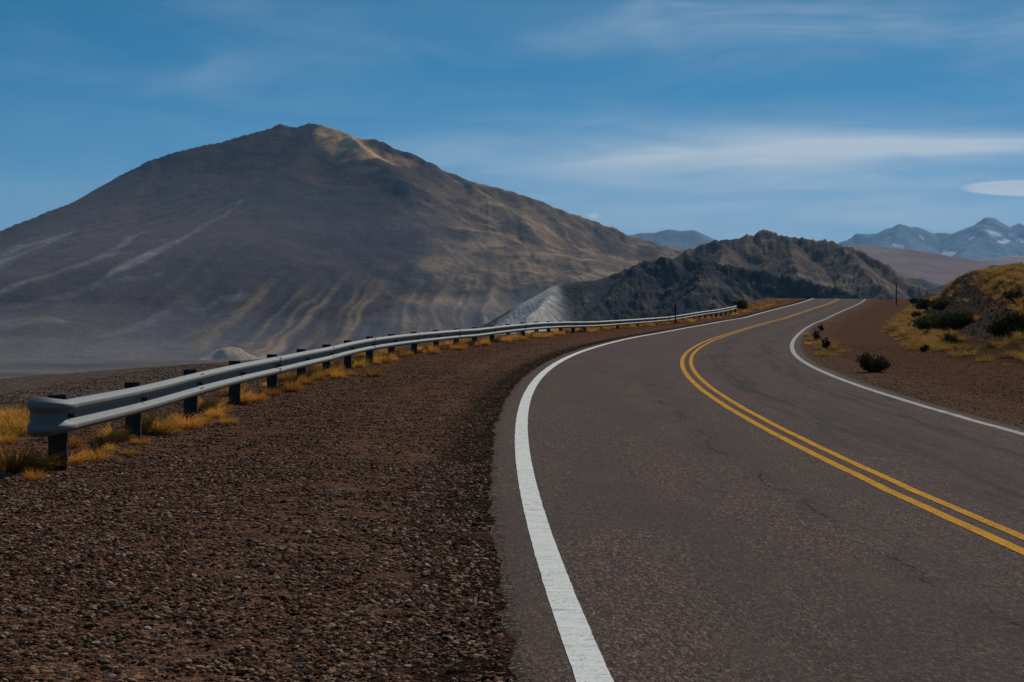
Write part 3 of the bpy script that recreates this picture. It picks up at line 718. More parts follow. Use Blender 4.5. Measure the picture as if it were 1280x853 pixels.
# --- rocky hill behind the road crest
U, DD, X, Y = polar(700, 1330, 560, 1180, 2100, 230)
sil = [(760, 400, 1560), (810, 352, 1570), (850, 322, 1580), (868, 308, 1580), (900, 303, 1580), (928, 296, 1585), (952, 291, 1590), (985, 296, 1590), (1010, 294, 1585), (1040, 300, 1575),
       (1070, 309, 1560), (1092, 321, 1540), (1120, 337, 1520), (1150, 352, 1500), (1178, 364, 1480), (1215, 382, 1460), (1280, 410, 1430)]
r0 = [px(*q) for q in sil]
r1 = [px(985, 297, 1585), px(990, 322, 1500), px(1000, 346, 1430), px(1010, 366, 1370)]
r2 = [px(1050, 304, 1570), px(1085, 340, 1460), px(1110, 366, 1390)]
r3 = [px(905, 306, 1580), px(900, 330, 1490), px(910, 352, 1420)]
H, T = ridge_height(X, Y, [(r0, .62, 1500), (r1, .6, 700), (r2, .6, 700), (r3, .6, 700)], -38)
Z = H + 5.0 * ridged(X / 60, Y / 60, 7, 301, .58) + 4.5 * fbm(X / 14, Y / 14, 4, 302, .7) + 6 * fbm(X / 120, Y / 120, 3, 303) - 3.5
Z = np.maximum(Z, -39)
fnd = finder(U, DD, Z)
n1 = fbm(X / 60, Y / 60, 5, 310); n2 = ridged(X / 26, Y / 26, 5, 311); n3 = fbm(X / 9, Y / 9, 3, 312)
tint = np.ones(X.shape + (3,)) * np.array([.200, .150, .108])
tint = mixc(tint, (.31, .225, .145), sstep(n1, -.05, .4) * .8)
tint = mixc(tint, (.085, .076, .072), sstep(n2 + .4 * n3, .15, .6) * .75)
m = seg_mask(X, Y, on((996, 346), (1030, 355), (1060, 366)), [5, 5, 4]); tint = mixc(tint, (.27, .23, .18), m * .8)
M_HILL = mat_terrain('rocky_slope', 10, 2.4, 1.0, .75)
build_terrain('rocky_hill', U, DD, X, Y, Z, tint, M_HILL, 'brown boulder strewn hill beyond the crest of the road')

# --- dark lava hill with a pale sand face, closer
U, DD, X, Y = polar(440, 1180, 620, 780, 1220, 200)
sil = [(694, 348, 985), (712, 342, 990), (735, 339, 995), (762, 336, 1000), (790, 331, 1000), (808, 326, 1000), (836, 324, 1000), (862, 322, 1005), (892, 328, 1005), (925, 334, 1000), (960, 343, 995),
       (1000, 352, 985), (1035, 361, 975), (1070, 372, 960), (1120, 392, 940)]
r0 = [px(*q) for q in sil]
r1 = [px(700, 347, 985), px(684, 362, 960), px(664, 384, 925), px(654, 404, 900), px(648, 430, 870)]
r2 = [px(800, 330, 1000), px(770, 362, 940), px(735, 395, 890), px(715, 420, 860)]
r3 = [px(880, 327, 1005), px(880, 350, 945), px(860, 375, 900)]
H, T = ridge_height(X, Y, [(r0, .64, 900), (r1, 1.7, 500), (r2, .6, 500), (r3, .6, 500)], -38)
xl = np.interp(Y, [q[1] for q in r1[::-1]], [q[0] for q in r1[::-1]])
roughm = sstep(X - xl + 8 * fbm(X / 22, Y / 22, 4, 404), 16, 44)
H = H + (smooth(smooth(H, 17, 1), 25, 0) - H) * (1 - roughm)
Z = H + roughm * (3.8 * ridged(X / 26, Y / 26, 7, 401, .62) + 3.8 * fbm(X / 7, Y / 7, 4, 402, .7)) + 3.5 * fbm(X / 60, Y / 60, 3, 403) - 1.5
ph = np.arctan2(X - px(720, 340, 1000)[0], px(720, 340, 1000)[1] - Y); fl = vnoise(ph * 26, DD * 0 + 2, 410) + .5 * vnoise(ph * 60, DD * 0 + 5, 411)
Z = Z + (1 - roughm) * .5 * fl
Z = np.maximum(Z, -39)
fnd = finder(U, DD, Z)
n1 = fbm(X / 36, Y / 36, 5, 420); n2 = ridged(X / 15, Y / 15, 5, 421); n3 = fbm(X / 5, Y / 5, 3, 422)
tint = np.ones(X.shape + (3,)) * np.array([.092, .088, .088])
tint = mixc(tint, (.165, .138, .112), sstep(n1, .05, .45) * .75 * roughm)
tint = mixc(tint, (.040, .040, .045), sstep(n2 + .4 * n3, .15, .55) * .8 * roughm)
m = seg_mask(X, Y, [(q[0] - 9, q[1]) for q in r1[:4]] , [12, 24, 34, 38])
m2 = seg_mask(X, Y, [(q[0] + 9, q[1] - 4) for q in r1[:4]], [10, 20, 24, 24])
tint = mixc(tint, (.64, .62, .60), np.clip(m * (.75 + .25 * sstep(n3, -.3, .3)) + m2 * sstep(n1 + n3 * .5, .0, .4) * .3, 0, 1) * .95)
m = seg_mask(X, Y, on((880, 356), (905, 362), (935, 376)), [9, 12, 8]); tint = mixc(tint, (.20, .165, .14), m * sstep(n3, -.3, .3) * .8)
M_LAVA = mat_terrain('dark_rock_slope', 6, 1.8, 1.0, .75)
build_terrain('dark_hill', U, DD, X, Y, Z, tint, M_LAVA, 'low dark rocky hill with a pale sand face at its left end')

# --- pink plain rising to the foothills, grey hill, small blue hill, far blue range
def simple_hill(name, sil, u0, u1, D0, D1, slope, L, amp, sc, tints, mat, label, nu=360, nd=110, snow=None, extra=()):
    U, DD, X, Y = polar(u0, u1, nu, D0, D1, nd)
    H, T = ridge_height(X, Y, [([px(*q) for q in sil], slope, L)] + [([px(*q) for q in e], s_, l_) for e, s_, l_ in extra], -38)
    Z = H + amp * ridged(X / sc, Y / sc, 5, 501) + .4 * amp * fbm(X / (sc * .25), Y / (sc * .25), 3, 502) - .3 * amp
    Z = np.maximum(Z, -40)
    n = fbm(X / (sc * 1.3), Y / (sc * 1.3), 5, 503)
    t = np.ones(X.shape + (3,)) * np.array(tints[0]); t = mixc(t, tints[1], sstep(n, -.1, .4))
    if snow:
        f = finder(U, DD, Z); nn = fbm(X / 60, Y / 60, 4, 505)
        for a, b, wd in snow:
            m = seg_mask(X, Y, [f(*a), f(*b)], [wd, wd]); t = mixc(t, (.85, .87, .9), np.clip(m * 1.5 + .9 * nn * (m > 0), 0, 1))
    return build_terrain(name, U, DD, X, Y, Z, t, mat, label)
M_FAR = mat_terrain('far_rock', 200, 22, .6, .3)
simple_hill('pink_slope', [(960, 345, 5200), (1040, 310, 5300), (1070, 306, 5300), (1100, 308, 5300), (1140, 314, 5250), (1180, 325, 5150), (1215, 335, 5050), (1300, 352, 4900)], 930, 1340, 3600, 6000, .20, 4000, 9, 400,
            [(.235, .160, .130), (.28, .20, .165)], M_FAR, 'smooth pinkish desert slope beyond the rocky hill')
simple_hill('pale_slope', [(1120, 352, 6300), (1170, 336, 6400), (1210, 327, 6500), (1260, 321, 6500), (1330, 319, 6500)], 1080, 1360, 5600, 7200, .18, 4000, 8, 500,
            [(.30, .25, .22), (.36, .31, .28)], M_FAR, 'pale sandy slope below the snowy range', 200, 60)
simple_hill('small_hill', [(1105, 362, 3000), (1130, 352, 3000), (1150, 348, 3000), (1172, 356, 3000), (1200, 368, 2980)], 1080, 1230, 2750, 3300, .5, 1500, 5, 60,
            [(.10, .095, .09), (.13, .12, .11)], M_HILL, 'small bluish hill in the gap beyond the road', 160, 60)
simple_hill('grey_hill', [(1145, 372, 2150), (1165, 364, 2180), (1190, 352, 2200), (1218, 340, 2200), (1240, 334, 2200), (1262, 333, 2200), (1276, 337, 2190), (1310, 352, 2150)], 1120, 1340, 1850, 2550, .5, 1500, 6, 60,
            [(.085, .080, .070), (.115, .105, .085)], M_HILL, 'dark grey green hill behind the grassy cut slope', 240, 90)
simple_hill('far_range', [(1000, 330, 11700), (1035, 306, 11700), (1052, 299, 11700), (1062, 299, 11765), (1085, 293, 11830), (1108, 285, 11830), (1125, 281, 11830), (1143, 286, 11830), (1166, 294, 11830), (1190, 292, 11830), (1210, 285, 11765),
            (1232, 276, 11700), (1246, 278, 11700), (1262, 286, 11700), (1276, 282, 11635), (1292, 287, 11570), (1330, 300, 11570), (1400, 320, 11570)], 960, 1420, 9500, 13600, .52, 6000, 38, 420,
            [(.20, .26, .31), (.26, .31, .35)], M_FAR, 'distant blue mountain range with snow patches', 460, 150,  # blue of the haze strengthened in the rock colour
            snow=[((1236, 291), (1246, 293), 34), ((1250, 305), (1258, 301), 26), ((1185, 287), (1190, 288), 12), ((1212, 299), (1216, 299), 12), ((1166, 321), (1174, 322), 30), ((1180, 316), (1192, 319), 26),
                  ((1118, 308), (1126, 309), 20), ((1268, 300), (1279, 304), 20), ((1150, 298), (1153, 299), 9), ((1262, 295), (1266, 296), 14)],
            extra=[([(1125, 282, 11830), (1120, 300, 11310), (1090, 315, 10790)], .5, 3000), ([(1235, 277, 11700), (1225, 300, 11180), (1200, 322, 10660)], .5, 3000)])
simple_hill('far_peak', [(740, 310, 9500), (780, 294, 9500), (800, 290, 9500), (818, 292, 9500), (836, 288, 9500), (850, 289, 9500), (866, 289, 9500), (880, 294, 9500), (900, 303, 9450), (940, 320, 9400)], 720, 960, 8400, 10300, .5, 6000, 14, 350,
            [(.20, .26, .31), (.24, .29, .33)], M_FAR, 'far blue ridge seen over the right shoulder of the mountain', 240, 80)  # rock tinted with haze blue, as on the far range

# ------------------------------------------------------------------ haze: desert dust in the air
b = MB(); b.box(-15500, 15500, -9800, 15500, -60, 650)
hm = bpy.data.materials.new('haze'); hm.use_nodes = True; hn = NT(hm.node_tree); hn.n.clear()
ho = hn.node('ShaderNodeOutputMaterial'); pv = hn.node('ShaderNodeVolumePrincipled', {'Color': (.26, .56, .95), 'Density': 5.2e-5, 'Anisotropy': 0.1})
hn.l.new(pv.outputs[0], ho.inputs['Volume'])
link('haze', b.mesh('haze', hm), kind='stuff', label='thin dusty blue haze over the valley')

# blowing dust: soft low clouds at the foot of the mountain
def dust_cloud(u, v, D, rad, dens, label):
    import bmesh
    bm = bmesh.new(); bmesh.ops.create_icosphere(bm, subdivisions=4, radius=1.0)
    g_ = np.random.default_rng(int(u))
    for q_ in bm.verts:
        k_ = 1 + .10 * float(fbm(np.array([q_.co.x * 1.3 + u]), np.array([q_.co.y * 1.3 + q_.co.z]), 3, 77)[0]); q_.co = Vector((q_.co.x * rad[0] * k_, q_.co.y * rad[1] * k_, q_.co.z * rad[2] * k_))
    me = bpy.data.meshes.new('dust_cloud'); bm.to_mesh(me); bm.free()
    m = bpy.data.materials.new('blowing_dust'); m.use_nodes = True; n_ = NT(m.node_tree); n_.n.clear()
    o_ = n_.node('ShaderNodeOutputMaterial'); p_ = n_.node('ShaderNodeVolumePrincipled', {'Color': (.84, .83, .87), 'Density': dens, 'Anisotropy': 0.1})
    n_.l.new(p_.outputs[0], o_.inputs['Volume']); me.materials.append(m)
    return link('dust_cloud', me, loc=px(u, v, D), kind='stuff', label=label)
# (never more than four volumes overlap on one sight line)
dust_cloud(0, 449, 2450, (415, 300, 30), 4.0e-4, 'dense low dust lying on the valley floor at the foot of the mountain')
dust_cloud(40, 444, 2480, (520, 320, 66), 3.0e-4, 'looser grey dust drifting along the foot of the mountain')
dust_cloud(628, 430, 2450, (200, 260, 64), 4.2e-4, 'dust hanging above the valley beside the pale sand face')
dust_cloud(230, 330, 2640, (430, 150, 120), 2.6e-4, 'thin veil of dust blowing across the mountain face')

# ------------------------------------------------------------------ plants
def blades_mesh(name, mat, n, hgt, spread, width, seed, base_r=.05, segs=3, lean=(.1, 1.0), droop=.25):
    g = np.random.default_rng(seed)
    a = g.uniform(0, 2 * np.pi, n); ln = hgt * g.uniform(.5, 1.0, n); tilt = lean[0] + (lean[1] - lean[0]) * g.random(n) ** .8
    r0 = base_r * np.sqrt(g.random(n)); a0 = a + g.normal(0, .7, n)
    bx, by = np.cos(a0) * r0, np.sin(a0) * r0
    V = np.zeros((n, segs * 2 + 1, 3)); col = np.zeros((n, segs * 2 + 1, 3)); rnd = g.random(n)
    px_, py_ = -np.sin(a + g.normal(0, 1.0, n)), np.cos(a + g.normal(0, 1.0, n))
    for k in range(segs + 1):
        t = k / segs; tl = tilt + droop * t * t * (1 + g.random(n))
        x = bx + np.cos(a) * ln * t * np.sin(tl) * spread; y = by + np.sin(a) * ln * t * np.sin(tl) * spread; z = ln * t * np.cos(tl)
        wd = width * (1 - t * .75)
        if k < segs:
            V[:, 2 * k] = np.stack([x - px_ * wd, y - py_ * wd, z], 1); V[:, 2 * k + 1] = np.stack([x + px_ * wd, y + py_ * wd, z], 1)
            col[:, 2 * k:2 * k + 2, 0] = (t * .9 + .1 * rnd)[:, None] if np.ndim(t) else (t * .8 + .2 * rnd)[:, None]
        else:
            V[:, 2 * k] = np.stack([x, y, z], 1); col[:, 2 * k, 0] = 1.0
    col[..., 1] = (g.random(n) < .25)[:, None] * 1.0
    V[:, :2, 2] -= .03
    base = np.arange(n)[:, None] * (segs * 2 + 1)
    tris = []
    for k in range(segs - 1):
        q = 2 * k; tris += [[q, q + 1, q + 3], [q, q + 3, q + 2]]
    q = 2 * (segs - 1); tris += [[q, q + 1, q + 2]]
    Fc = (base[:, :, None] + np.array(tris)[None]).reshape(-1, 3)
    return mesh_from(name, V.reshape(-1, 3), Fc, mat, False, col=col.reshape(-1, 3), poly=3)
TUFTS = [blades_mesh('grass_tuft', M_GRASS, 420, .33, 1.0, .0036, 900 + i, base_r=.09 + .02 * (i % 3), lean=(.02, .95 + .08 * (i % 4))) for i in range(8)]

def leaf_bush(seed, n, wdt, hgt, leaf, mat, upright=.6, tmin=.18):
    g = np.random.default_rng(seed)
    nb = 13; ba = g.uniform(0, 2 * np.pi, nb); br = np.sqrt(g.random(nb)) * .85
    tipx, tipy = np.cos(ba) * br * wdt / 2, np.sin(ba) * br * wdt / 2
    tipz = hgt * (1 - .45 * br ** 2) * g.uniform(.42, 1.08, nb)
    j = g.integers(0, nb, n); t = g.uniform(tmin, 1.0, n) ** .8
    cl = wdt * .075
    c = np.stack([tipx[j] * t ** .6, tipy[j] * t ** .6, tipz[j] * t], 1) + g.normal(0, 1, (n, 3)) * np.array([cl, cl, cl * .55]) * (.35 + .8 * t[:, None])
    c[:, 2] = np.abs(c[:, 2]) + .01
    d = g.normal(0, 1, (n, 3)); d[:, :2] += c[:, :2] / wdt * 2.0; d[:, 2] = np.abs(d[:, 2]) + upright; d /= np.linalg.norm(d, axis=1)[:, None]
    s_ = np.cross(d, g.normal(0, 1, (n, 3))); s_ /= np.linalg.norm(s_, axis=1)[:, None]
    L = leaf * g.uniform(.6, 1.3, n)[:, None]
    V = np.stack([c - d * L * .5, c + s_ * L * .22, c + d * L * .5, c - s_ * L * .22], 1)
    col = np.zeros((n, 4, 3)); col[..., 0] = g.random(n)[:, None]; col[..., 1] = (g.random(n) < .3)[:, None]
    fol = mesh_from('foliage', V.reshape(-1, 3), np.arange(n * 4).reshape(-1, 4), mat, False, col=col.reshape(-1, 3))
    b = MB()
    for i in range(nb):
        m_ = (tipx[i] * .45 + g.normal(0, .02), tipy[i] * .45 + g.normal(0, .02), tipz[i] * .5)
        b.tube([(0, 0, -.05), m_, (tipx[i] * .95, tipy[i] * .95, tipz[i] * .95)], [.018 * hgt / .5, .011 * hgt / .5, .004], 4, False)
    return fol, b.mesh('branches', M_WOOD)
def place_bush(u, v, wdt, hgt, label, kind='fresh', seed=1, cat='shrub', sink=0.0, name='shrub', n=None, group=None, dy=None):
    mat = {'fresh': M_BUSH2, 'dark': M_BUSH, 'dry': M_DRY}[kind]
    x, y, z = at(u, v)
    if kind == 'dark': hgt *= .74
    n = n or int(1300 + 1900 * wdt)
    leaf = {'fresh': .075, 'dark': .10, 'dry': .05}[kind] * (1 + .25 * max(0, wdt - 1))
    f_, w_ = leaf_bush(seed, n, wdt, hgt, leaf, mat, 1.4 if kind == 'fresh' else .7, 0.0)
    r_ = link(name, None, loc=(x, y, z - sink), label=label, cat=cat, group=group)
    link('foliage', f_, r_); link('branches', w_, r_)
    return r_
place_bush(1091, 466, 1.00, .50, 'small bright green shrub alone on the brown gravel inside the bend', 'fresh', 11)
place_bush(1020, 428, .46, .60, 'tallest of the three blackish shrubs beside the bend in the white line', 'dry', 12, n=1500)
place_bush(1031, 437, .46, .50, 'nearest of the three blackish shrubs beside the bend in the white line', 'dry', 13, n=1500)
place_bush(1027, 414, .42, .38, 'farthest and smallest of the three blackish shrubs beside the bend', 'dry', 14, n=1200)
place_bush(1172, 413, 2.6, 1.15, 'broad dark green shrub, left half of the long thicket at the foot of the cut', 'dark', 15)
place_bush(1197, 414, 2.3, 1.0, 'broad dark green shrub, right half of the long thicket at the foot of the cut', 'dark', 16)
place_bush(1158, 412, 1.5, .8, 'dark shrub closing the left end of the long thicket', 'dark', 17)
place_bush(1266, 424, 1.9, 1.0, 'dark rounded shrub below the red brown stones at the edge of view', 'dark', 18)
place_bush(1284, 416, 1.5, 1.0, 'dark shrub half hidden behind the rounded one at the edge of view', 'dark', 26)
place_bush(1146, 381, 1.9, 1.0, 'dark shrub on the golden slope left of its olive neighbour', 'dark', 19)
place_bush(1160, 387, 2.3, 1.1, 'olive dark shrub on the golden slope above the long thicket', 'dark', 20)
place_bush(1160, 371, 1.8, .8, 'dark shrub standing on the skyline at the foot of the golden slope', 'dark', 21)
place_bush(1146, 398, 1.1, .6, 'small dark shrub in the golden grass left of the long thicket', 'dark', 22)
place_bush(1178, 388, 1.6, .8, 'dark shrub at the left edge of the grey stony face', 'dark', 23)
place_bush(1189, 431, .75, .42, 'small green shrub in the pale golden grass below the thicket', 'fresh', 24)
place_bush(1156, 441, .42, .38, 'tiny dark green shrub on the gravel in front of the golden grass', 'dark', 25, n=1500)
place_bush(1156, 423, .7, .38, 'low brown shrub between gravel and golden grass', 'dry', 27, n=1500)
place_bush(1270, 378, 1.2, .5, 'dark shrub high on the golden slope above the stony face', 'dark', 30)
place_bush(924, 387, 2.2, 1.15, 'dark shrub behind the far end of the guardrail', 'dark', 28)
place_bush(1044, 373, 1.0, .5, 'tiny dark shrub on the crest left of the road', 'dry', 29, n=1500)
place_bush(1131, 373, 1.4, .45, 'low dark shrub on the skyline right of the thin pole', 'dry', 31, n=1500)

# golden tufts along the foot of the guardrail, one by one
def place_tuft(x, y, z, sc, label, group=None, k=None):
    me = TUFTS[k if k is not None else random.randrange(8)]
    o = bpy.data.objects.new('grass_tuft', me); COL.objects.link(o)
    o.location = (x, y, z); o.rotation_euler = (0, 0, random.uniform(0, 6.28)); o.scale = (sc * random.uniform(.85, 1.25), sc * random.uniform(.85, 1.25), sc * random.uniform(.85, 1.1))
    tag(o, None, label, 'grass tuft', group); return o
near = [(14, 592, 1.25, 'broad golden tuft with a dark base, lowest left in front of the rail end'), (47, 588, .80, 'upright golden tuft just left of the first guardrail post'),
        (43, 604, .42, 'smallest golden tuft on the gravel below the first post'), (70, 588, .50, 'small golden tuft leaning against the foot of the first post'),
        (87, 583, .75, 'feathery golden tuft just right of the first post'), (118, 578, .68, 'round golden tuft with a dark base between the first and second posts'),
        (88, 562, .62, 'golden tuft behind the rail beside the first post'), (132, 556, .55, 'golden tuft half behind the rail near the second post'),
        (146, 552, .80, 'golden tuft touching the left side of the second post'), (175, 557, .48, 'thin golden tuft at the right foot of the second post'),
        (186, 543, .95, 'left half of the big golden tuft between the second and third posts'), (203, 544, 1.05, 'right half of the big golden tuft between the second and third posts'),
        (232, 537, .85, 'golden tuft in front of the third post'), (253, 530, .60, 'golden tuft right of the third post'), (268, 522, .62, 'golden tuft midway between the third and fourth posts'),
        (281, 518, .60, 'pale golden tuft left of the fourth post'), (304, 507, .95, 'bushy golden tuft right of the fourth post'), (321, 502, .85, 'golden tuft midway between the fourth and fifth posts'),
        (165, 572, .34, 'pale short tuft on the gravel in front of the second post'), (137, 566, .40, 'pale short tuft between the first two posts, nearest the gravel')]
for i, (u, v, sc, lab) in enumerate(near): x, y, z = at(u, v); place_tuft(x, y, z - .01, sc * 1.15, lab, 'golden tufts along the guardrail', i % 8)
back = [(6, 542, 1.0), (20, 545, 1.05), (33, 541, .9), (10, 528, 1.0), (26, 526, .9), (1, 556, .8)]
for i, (u, v, sc) in enumerate(back):
    x, y, z = at(u, v); place_tuft(x, y, z - .01, sc, 'golden tuft in the clump behind the rounded rail end, at the edge of view', 'golden clump behind the rail end', i)
bend = [(1007, 421, .9, 'golden tuft at the left end of the little patch inside the bend'), (1014, 427, .8, 'golden tuft in front of the tallest blackish shrub inside the bend'),
        (1025, 429, .7, 'golden tuft between the two taller blackish shrubs inside the bend'), (1038, 438, .8, 'golden tuft right of the nearest blackish shrub inside the bend'), (1010, 432, .5, 'short golden tuft lowest in the little patch inside the bend')]
for i, (u, v, sc, lab) in enumerate(bend): x, y, z = at(u, v); place_tuft(x, y, z - .01, sc * 1.3, lab, 'golden tufts inside the bend', i)
g = np.random.default_rng(5)
n_t = 0; prev = None
ssr = np.array([inv(PX[i], PY[i]) for i in range(NPOST)])
extra = []
while n_t < 268:
    q = g.random() ** 1.5 * 205
    s = 19 + q
    so_ = np.interp(s, ssr[:, 0], ssr[:, 1])
    if fbm(np.array([s / 2.4]), np.array([1.0]), 3, 610)[0] < -.40 and s < 80: continue
    off = so_ + g.normal(-.05, .32) - (.5 * g.random() if g.random() < .35 else 0)
    if s < 34 and g.random() < .8: continue
    x, y = world(s, off); z = float(ground_z(s, off))
    sc = g.uniform(.5, 1.15) * (1 if s < 60 else 1.2)
    part = 'near' if s < 75 else ('middle' if s < 130 else 'far')
    lab = {'near': 'golden tuft in the row at the foot of the nearer curving stretch of rail', 'middle': 'small golden tuft under the straighter middle stretch of rail',
           'far': 'tiny golden tuft beside the far stretch of rail and the crest'}[part]
    place_tuft(float(x), float(y), z - .01, float(sc), lab, 'golden tufts under the %s rail' % part); n_t += 1

# ------------------------------------------------------------------ scattered stuff through geometry nodes
def hidden_proto(name, me):
    o = bpy.data.objects.new(name, me); return o       # kept out of the scene, used as instance source only
def scatter(name, P, rot, scl, idx, protos, label, mat=None):
    me = bpy.data.meshes.new(name); n = len(P)
    me.vertices.add(n); me.vertices.foreach_set('co', np.asarray(P, np.float32).ravel())
    a = me.attributes.new('irot', 'FLOAT_VECTOR', 'POINT'); a.data.foreach_set('vector', np.asarray(rot, np.float32).ravel())
    a = me.attributes.new('iscl', 'FLOAT_VECTOR', 'POINT'); a.data.foreach_set('vector', np.asarray(scl, np.float32).ravel())
    a = me.attributes.new('iidx', 'INT', 'POINT'); a.data.foreach_set('value', np.asarray(idx, np.int32).ravel())
    o = link(name, me, kind='stuff', label=label)
    ng = bpy.data.node_groups.new(name, 'GeometryNodeTree')
    ng.interface.new_socket('Geometry', in_out='INPUT', socket_type='NodeSocketGeometry')
    ng.interface.new_socket('Geometry', in_out='OUTPUT', socket_type='NodeSocketGeometry')
    N = ng.nodes; L = ng.links
    gi = N.new('NodeGroupInput'); go = N.new('NodeGroupOutput'); iop = N.new('GeometryNodeInstanceOnPoints'); jn = N.new('GeometryNodeJoinGeometry')
    iop.inputs['Pick Instance'].default_value = True
    for p_ in protos:
        oi = N.new('GeometryNodeObjectInfo'); oi.inputs['Object'].default_value = p_; oi.inputs['As Instance'].default_value = True
        L.new(oi.outputs['Geometry'], jn.inputs[0])
    def attr(nm, ty):
        a_ = N.new('GeometryNodeInputNamedAttribute'); a_.data_type = ty; a_.inputs['Name'].default_value = nm
        return [q for q in a_.outputs if q.name == 'Attribute' and q.enabled][0]
    L.new(gi.outputs[0], iop.inputs['Points']); L.new(jn.outputs[0], iop.inputs['Instance'])
    L.new(attr('iidx', 'INT'), iop.inputs['Instance Index'])
    er = N.new('FunctionNodeEulerToRotation'); L.new(attr('irot', 'FLOAT_VECTOR'), er.inputs[0]); L.new(er.outputs[0], iop.inputs['Rotation'])
    L.new(attr('iscl', 'FLOAT_VECTOR'), iop.inputs['Scale']); L.new(iop.outputs[0], go.inputs[0])
    md = o.modifiers.new('scatter', 'NODES'); md.node_group = ng
    return o
def stone_mesh(name, mat, seed, sub=1):
    import bmesh
    bm = bmesh.new(); bmesh.ops.create_icosphere(bm, subdivisions=sub, radius=.5)
    g = np.random.default_rng(seed); ax = g.uniform(.7, 1.15, 3)
    for v_ in bm.verts:
        k_ = 1 + g.uniform(-.22, .18); v_.co = Vector((v_.co.x * ax[0] * k_, v_.co.y * ax[1] * k_, v_.co.z * .62 * ax[2] * k_))
    me = bpy.data.meshes.new(name); bm.to_mesh(me); bm.free(); me.materials.append(mat); return me
PEB = [hidden_proto('pebble_source', stone_mesh('pebble', M_PEB, 40 + i)) for i in range(6)]
def pebble_field(name, boxes, size, label, protos, seed):
    g = np.random.default_rng(seed); P = []; Sc = []
    for s0, s1, o0, o1, dens in boxes:
        n = int((s1 - s0) * (o1 - o0) * dens)
        s = g.uniform(s0, s1, n); o = g.uniform(o0, o1, n)
        X, Y = world(s, o)
        clump = fbm(X / .7, Y / .7, 3, 700) + .5 * fbm(X / .18, Y / .18, 2, 701)
        keep = (g.random(n) < sstep(clump, -.55, .25)) & (np.abs(o) > 3.80 + .22 * g.random(n))
        tk = (np.abs(o) > 4.6) & (np.abs(o) < 5.9); keep &= ~(tk & (g.random(n) < .45))
        s, o = s[keep], o[keep]; X, Y = X[keep], Y[keep]; z = ground_z(s, o)
        r = size[0] * (size[1] / size[0]) ** (g.random(len(s)) ** 1.95)
        P.append(np.stack([X, Y, z + r * .12], 1)); Sc.append(r)
    P = np.concatenate(P); r = np.concatenate(Sc); n = len(P)
    rot = np.stack([g.normal(0, .3, n), g.normal(0, .3, n), g.uniform(0, 6.28, n)], 1)
    scl = np.stack([r * g.uniform(.8, 1.3, n), r * g.uniform(.8, 1.3, n), r * g.uniform(.7, 1.1, n)], 1)
    return scatter(name, P, rot, scl, g.integers(0, len(protos), n), protos, label)
pebble_field('gravel', [(2, 9, -5.6, -3.8, 4600), (2, 9, -7.5, -5.6, 3600), (9, 16, -9.5, -3.8, 2600), (16, 26, -13, -3.8, 900), (26, 42, -12, -3.8, 420), (42, 70, -9.5, -3.8, 150),
                        (18, 42, 3.98, 9, 220), (42, 80, 3.98, 9, 90)], (.007, .046), 'loose dark brown gravel scattered over both shoulders', PEB, 1)
SCR = [hidden_proto('scree_source', stone_mesh('scree', M_SCREE, 60 + i)) for i in range(5)]
g = np.random.default_rng(3); n = 60000
s = g.uniform(40, 210, n); o = g.uniform(8, 34, n); sc_ = scree_cover(s, o); X, Y = world(s, o)
keep = g.random(n) < np.clip(sc_ * .9 + .035 * sstep(o - toe(s), .5, 2), 0, 1)
s, o, X, Y = s[keep], o[keep], X[keep], Y[keep]; z = ground_z(s, o); n = len(s)
r = .05 * (4.0 ** (g.random(n) ** 2.6))
scatter('scree', np.stack([X, Y, z + r * .05], 1), np.stack([g.normal(0, .5, n), g.normal(0, .5, n), g.uniform(0, 6.28, n)], 1), np.stack([r * g.uniform(.8, 1.5, n), r * g.uniform(.8, 1.3, n), r], 1), g.integers(0, 5, n), SCR,
        'grey and brown broken stone on the bare face of the cut')
# golden grass cover of the cut slope and the strips beside the road
GT = [hidden_proto('grass_source', blades_mesh('slope_grass', M_GRASS2, 90, .36, 1.15, .007, 950 + i, base_r=.12, segs=2, lean=(.1, 1.05))) for i in range(6)]
g = np.random.default_rng(4); n = 60000
s = g.uniform(25, 265, n); o = 8 + 60 * g.random(n) ** 1.7; X, Y = world(s, o)
cov = grass_cover(s, o) * (1 - .93 * scree_cover(s, o)); cl = fbm(X / 2.1, Y / 2.1, 4, 801)
keep = g.random(n) < cov * sstep(cl + .5 * fbm(X / .7, Y / .7, 2, 802), -.02 - .35 * sstep(o - toe(s), 4, 7), .24) * .9
s, o = s[keep], o[keep]
n2 = 2600                                             # strips: inside the bend by the dark shrubs and beyond the rail end
s2 = g.uniform(55, 260, n2); o2 = np.where(g.random(n2) < .3, g.normal(4.75, .28, n2), -g.uniform(5.4, 9.0, n2))
X2, Y2 = world(s2, o2)
k2 = np.where(o2 > 0, (s2 > 62) & (s2 < 84) & (fbm(X2 / 1.2, Y2 / 1.2, 3, 812) > .02), (s2 > 196) & (fbm(X2 / 2, Y2 / 2, 3, 813) > -.2) & (o2 < -6.0))
s = np.concatenate([s, s2[k2]]); o = np.concatenate([o, o2[k2]]); X, Y = world(s, o); z = ground_z(s, o); n = len(s)
sc_ = g.uniform(.5, 1.5, n) * np.where(o < toe(s) + .5, .7, 1.0)
scatter('golden_grass', np.stack([X, Y, z - .01], 1), np.stack([0 * s, 0 * s, g.uniform(0, 6.28, n)], 1), np.stack([sc_, sc_, sc_ * g.uniform(.7, 1.0, n)], 1), g.integers(0, 6, n), GT,
        'golden bunchgrass covering the cut slope right of the road')

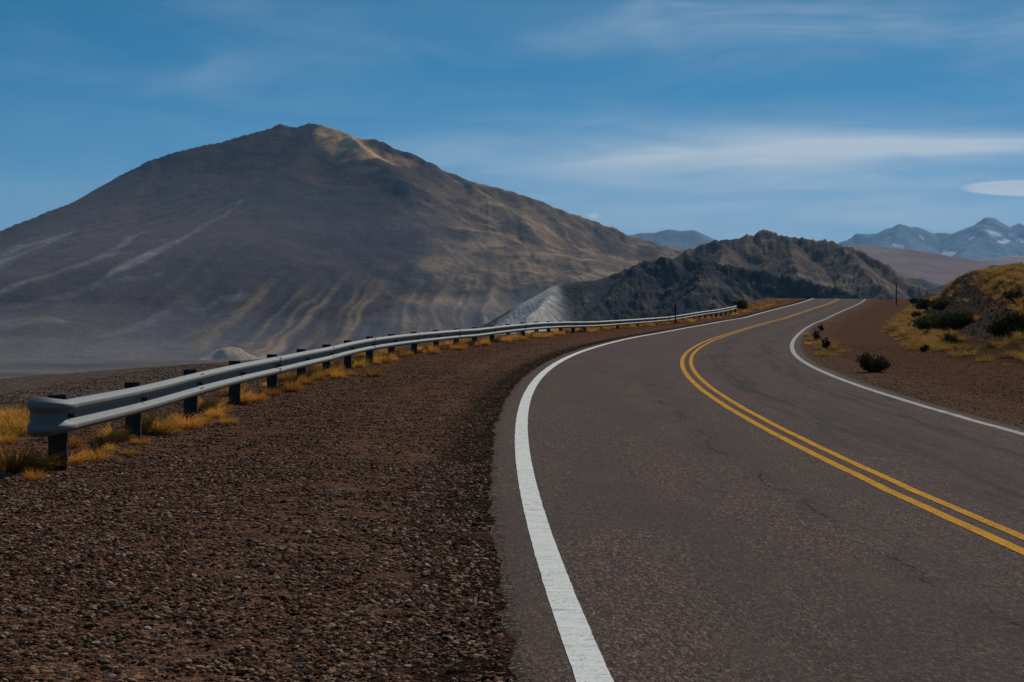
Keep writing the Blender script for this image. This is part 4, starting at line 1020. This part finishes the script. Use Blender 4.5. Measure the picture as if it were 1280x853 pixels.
# ------------------------------------------------------------------ single rocks
def rock(u, v, size, label, mat=M_PALE, seed=1):
    x, y, z = at(u, v); me = stone_mesh('rock', mat, seed, 2)
    o = link('rock', me, loc=(x, y, z + size * .15), rz=seed, label=label, cat='rock'); o.scale = (size, size * .8, size * .9); return o
rock(1029, 439, .22, 'small pale rock at the foot of the nearest blackish shrub', M_PALE, 3)
rock(1129, 418, .42, 'pale rock where the gravel meets the golden grass', M_PALE, 4)
rock(1118, 388, .30, 'tiny pale rock on the gravel in front of the thin pole', M_PALE, 5)
rock(1182, 446, .12, 'little pale stone on the gravel below the small green shrub', M_PALE, 6)
rock(1108, 418, .34, 'dark low rock on the gravel left of the pale one', M_SCREE, 7)
rock(1030, 452, .10, 'little light stone near the white line inside the bend', M_PALE, 8)

# ------------------------------------------------------------------ sign by the rail and thin pole on the right
M_SIGN = mat_simple('sign_back', (.34, .32, .32), .5, .4, 9, .2); M_DARKP = mat_simple('dark_pole', (.022, .021, .022), .7, .1, 14, .3)
i = 30; nrm = np.array([math.cos(rth(ssr[i, 0])), -math.sin(rth(ssr[i, 0]))])
bx, by = PX[i] + .32 * nrm[0] + .12, PY[i] + .32 * nrm[1] + .4; s_, o_ = inv(bx, by); bz = float(ground_z(s_, o_))
r_ = link('road_sign', None, loc=(bx, by, bz), label='small pale square sign on a dark post standing in front of the far guardrail', cat='sign')
b = MB(); b.tube([(0, 0, -.3), (0, 0, 1.36)], .04, 8); b.tube([(0, 0, 1.36), (0, 0, 1.39)], .05, 8); link('post', b.mesh('post', M_DARKP), r_)
b = MB(); b.box(.07, .64, .05, .056, .76, 1.44); b.box(.07, .64, .044, .05, .76, .79); b.box(.07, .64, .044, .05, 1.41, 1.44); link('sign_plate', b.mesh('sign_plate', M_SIGN), r_)
b = MB(); b.box(-.06, .12, .03, .046, .90, .94); b.box(-.06, .12, .03, .046, 1.26, 1.30); link('bracket', b.mesh('bracket', M_DARKP), r_)
D = 232.0; x = (1120.5 - U0) / F * D; s_, o_ = inv(x, D); z = float(ground_z(s_, o_))
r_ = link('marker_pole', None, loc=(x, D, z), label='thin dark marker pole on the gravel near the crest right of the road', cat='pole')
b = MB(); b.tube([(0, 0, -.3), (0, 0, 1.2), (.01, 0, 2.5)], [.085, .075, .06], 8); link('pole', b.mesh('pole', M_DARKP), r_)
b = MB(); b.tube([(.01, 0, 2.5), (.01, 0, 2.56)], [.085, .07], 8); link('cap', b.mesh('cap', M_POST), r_)
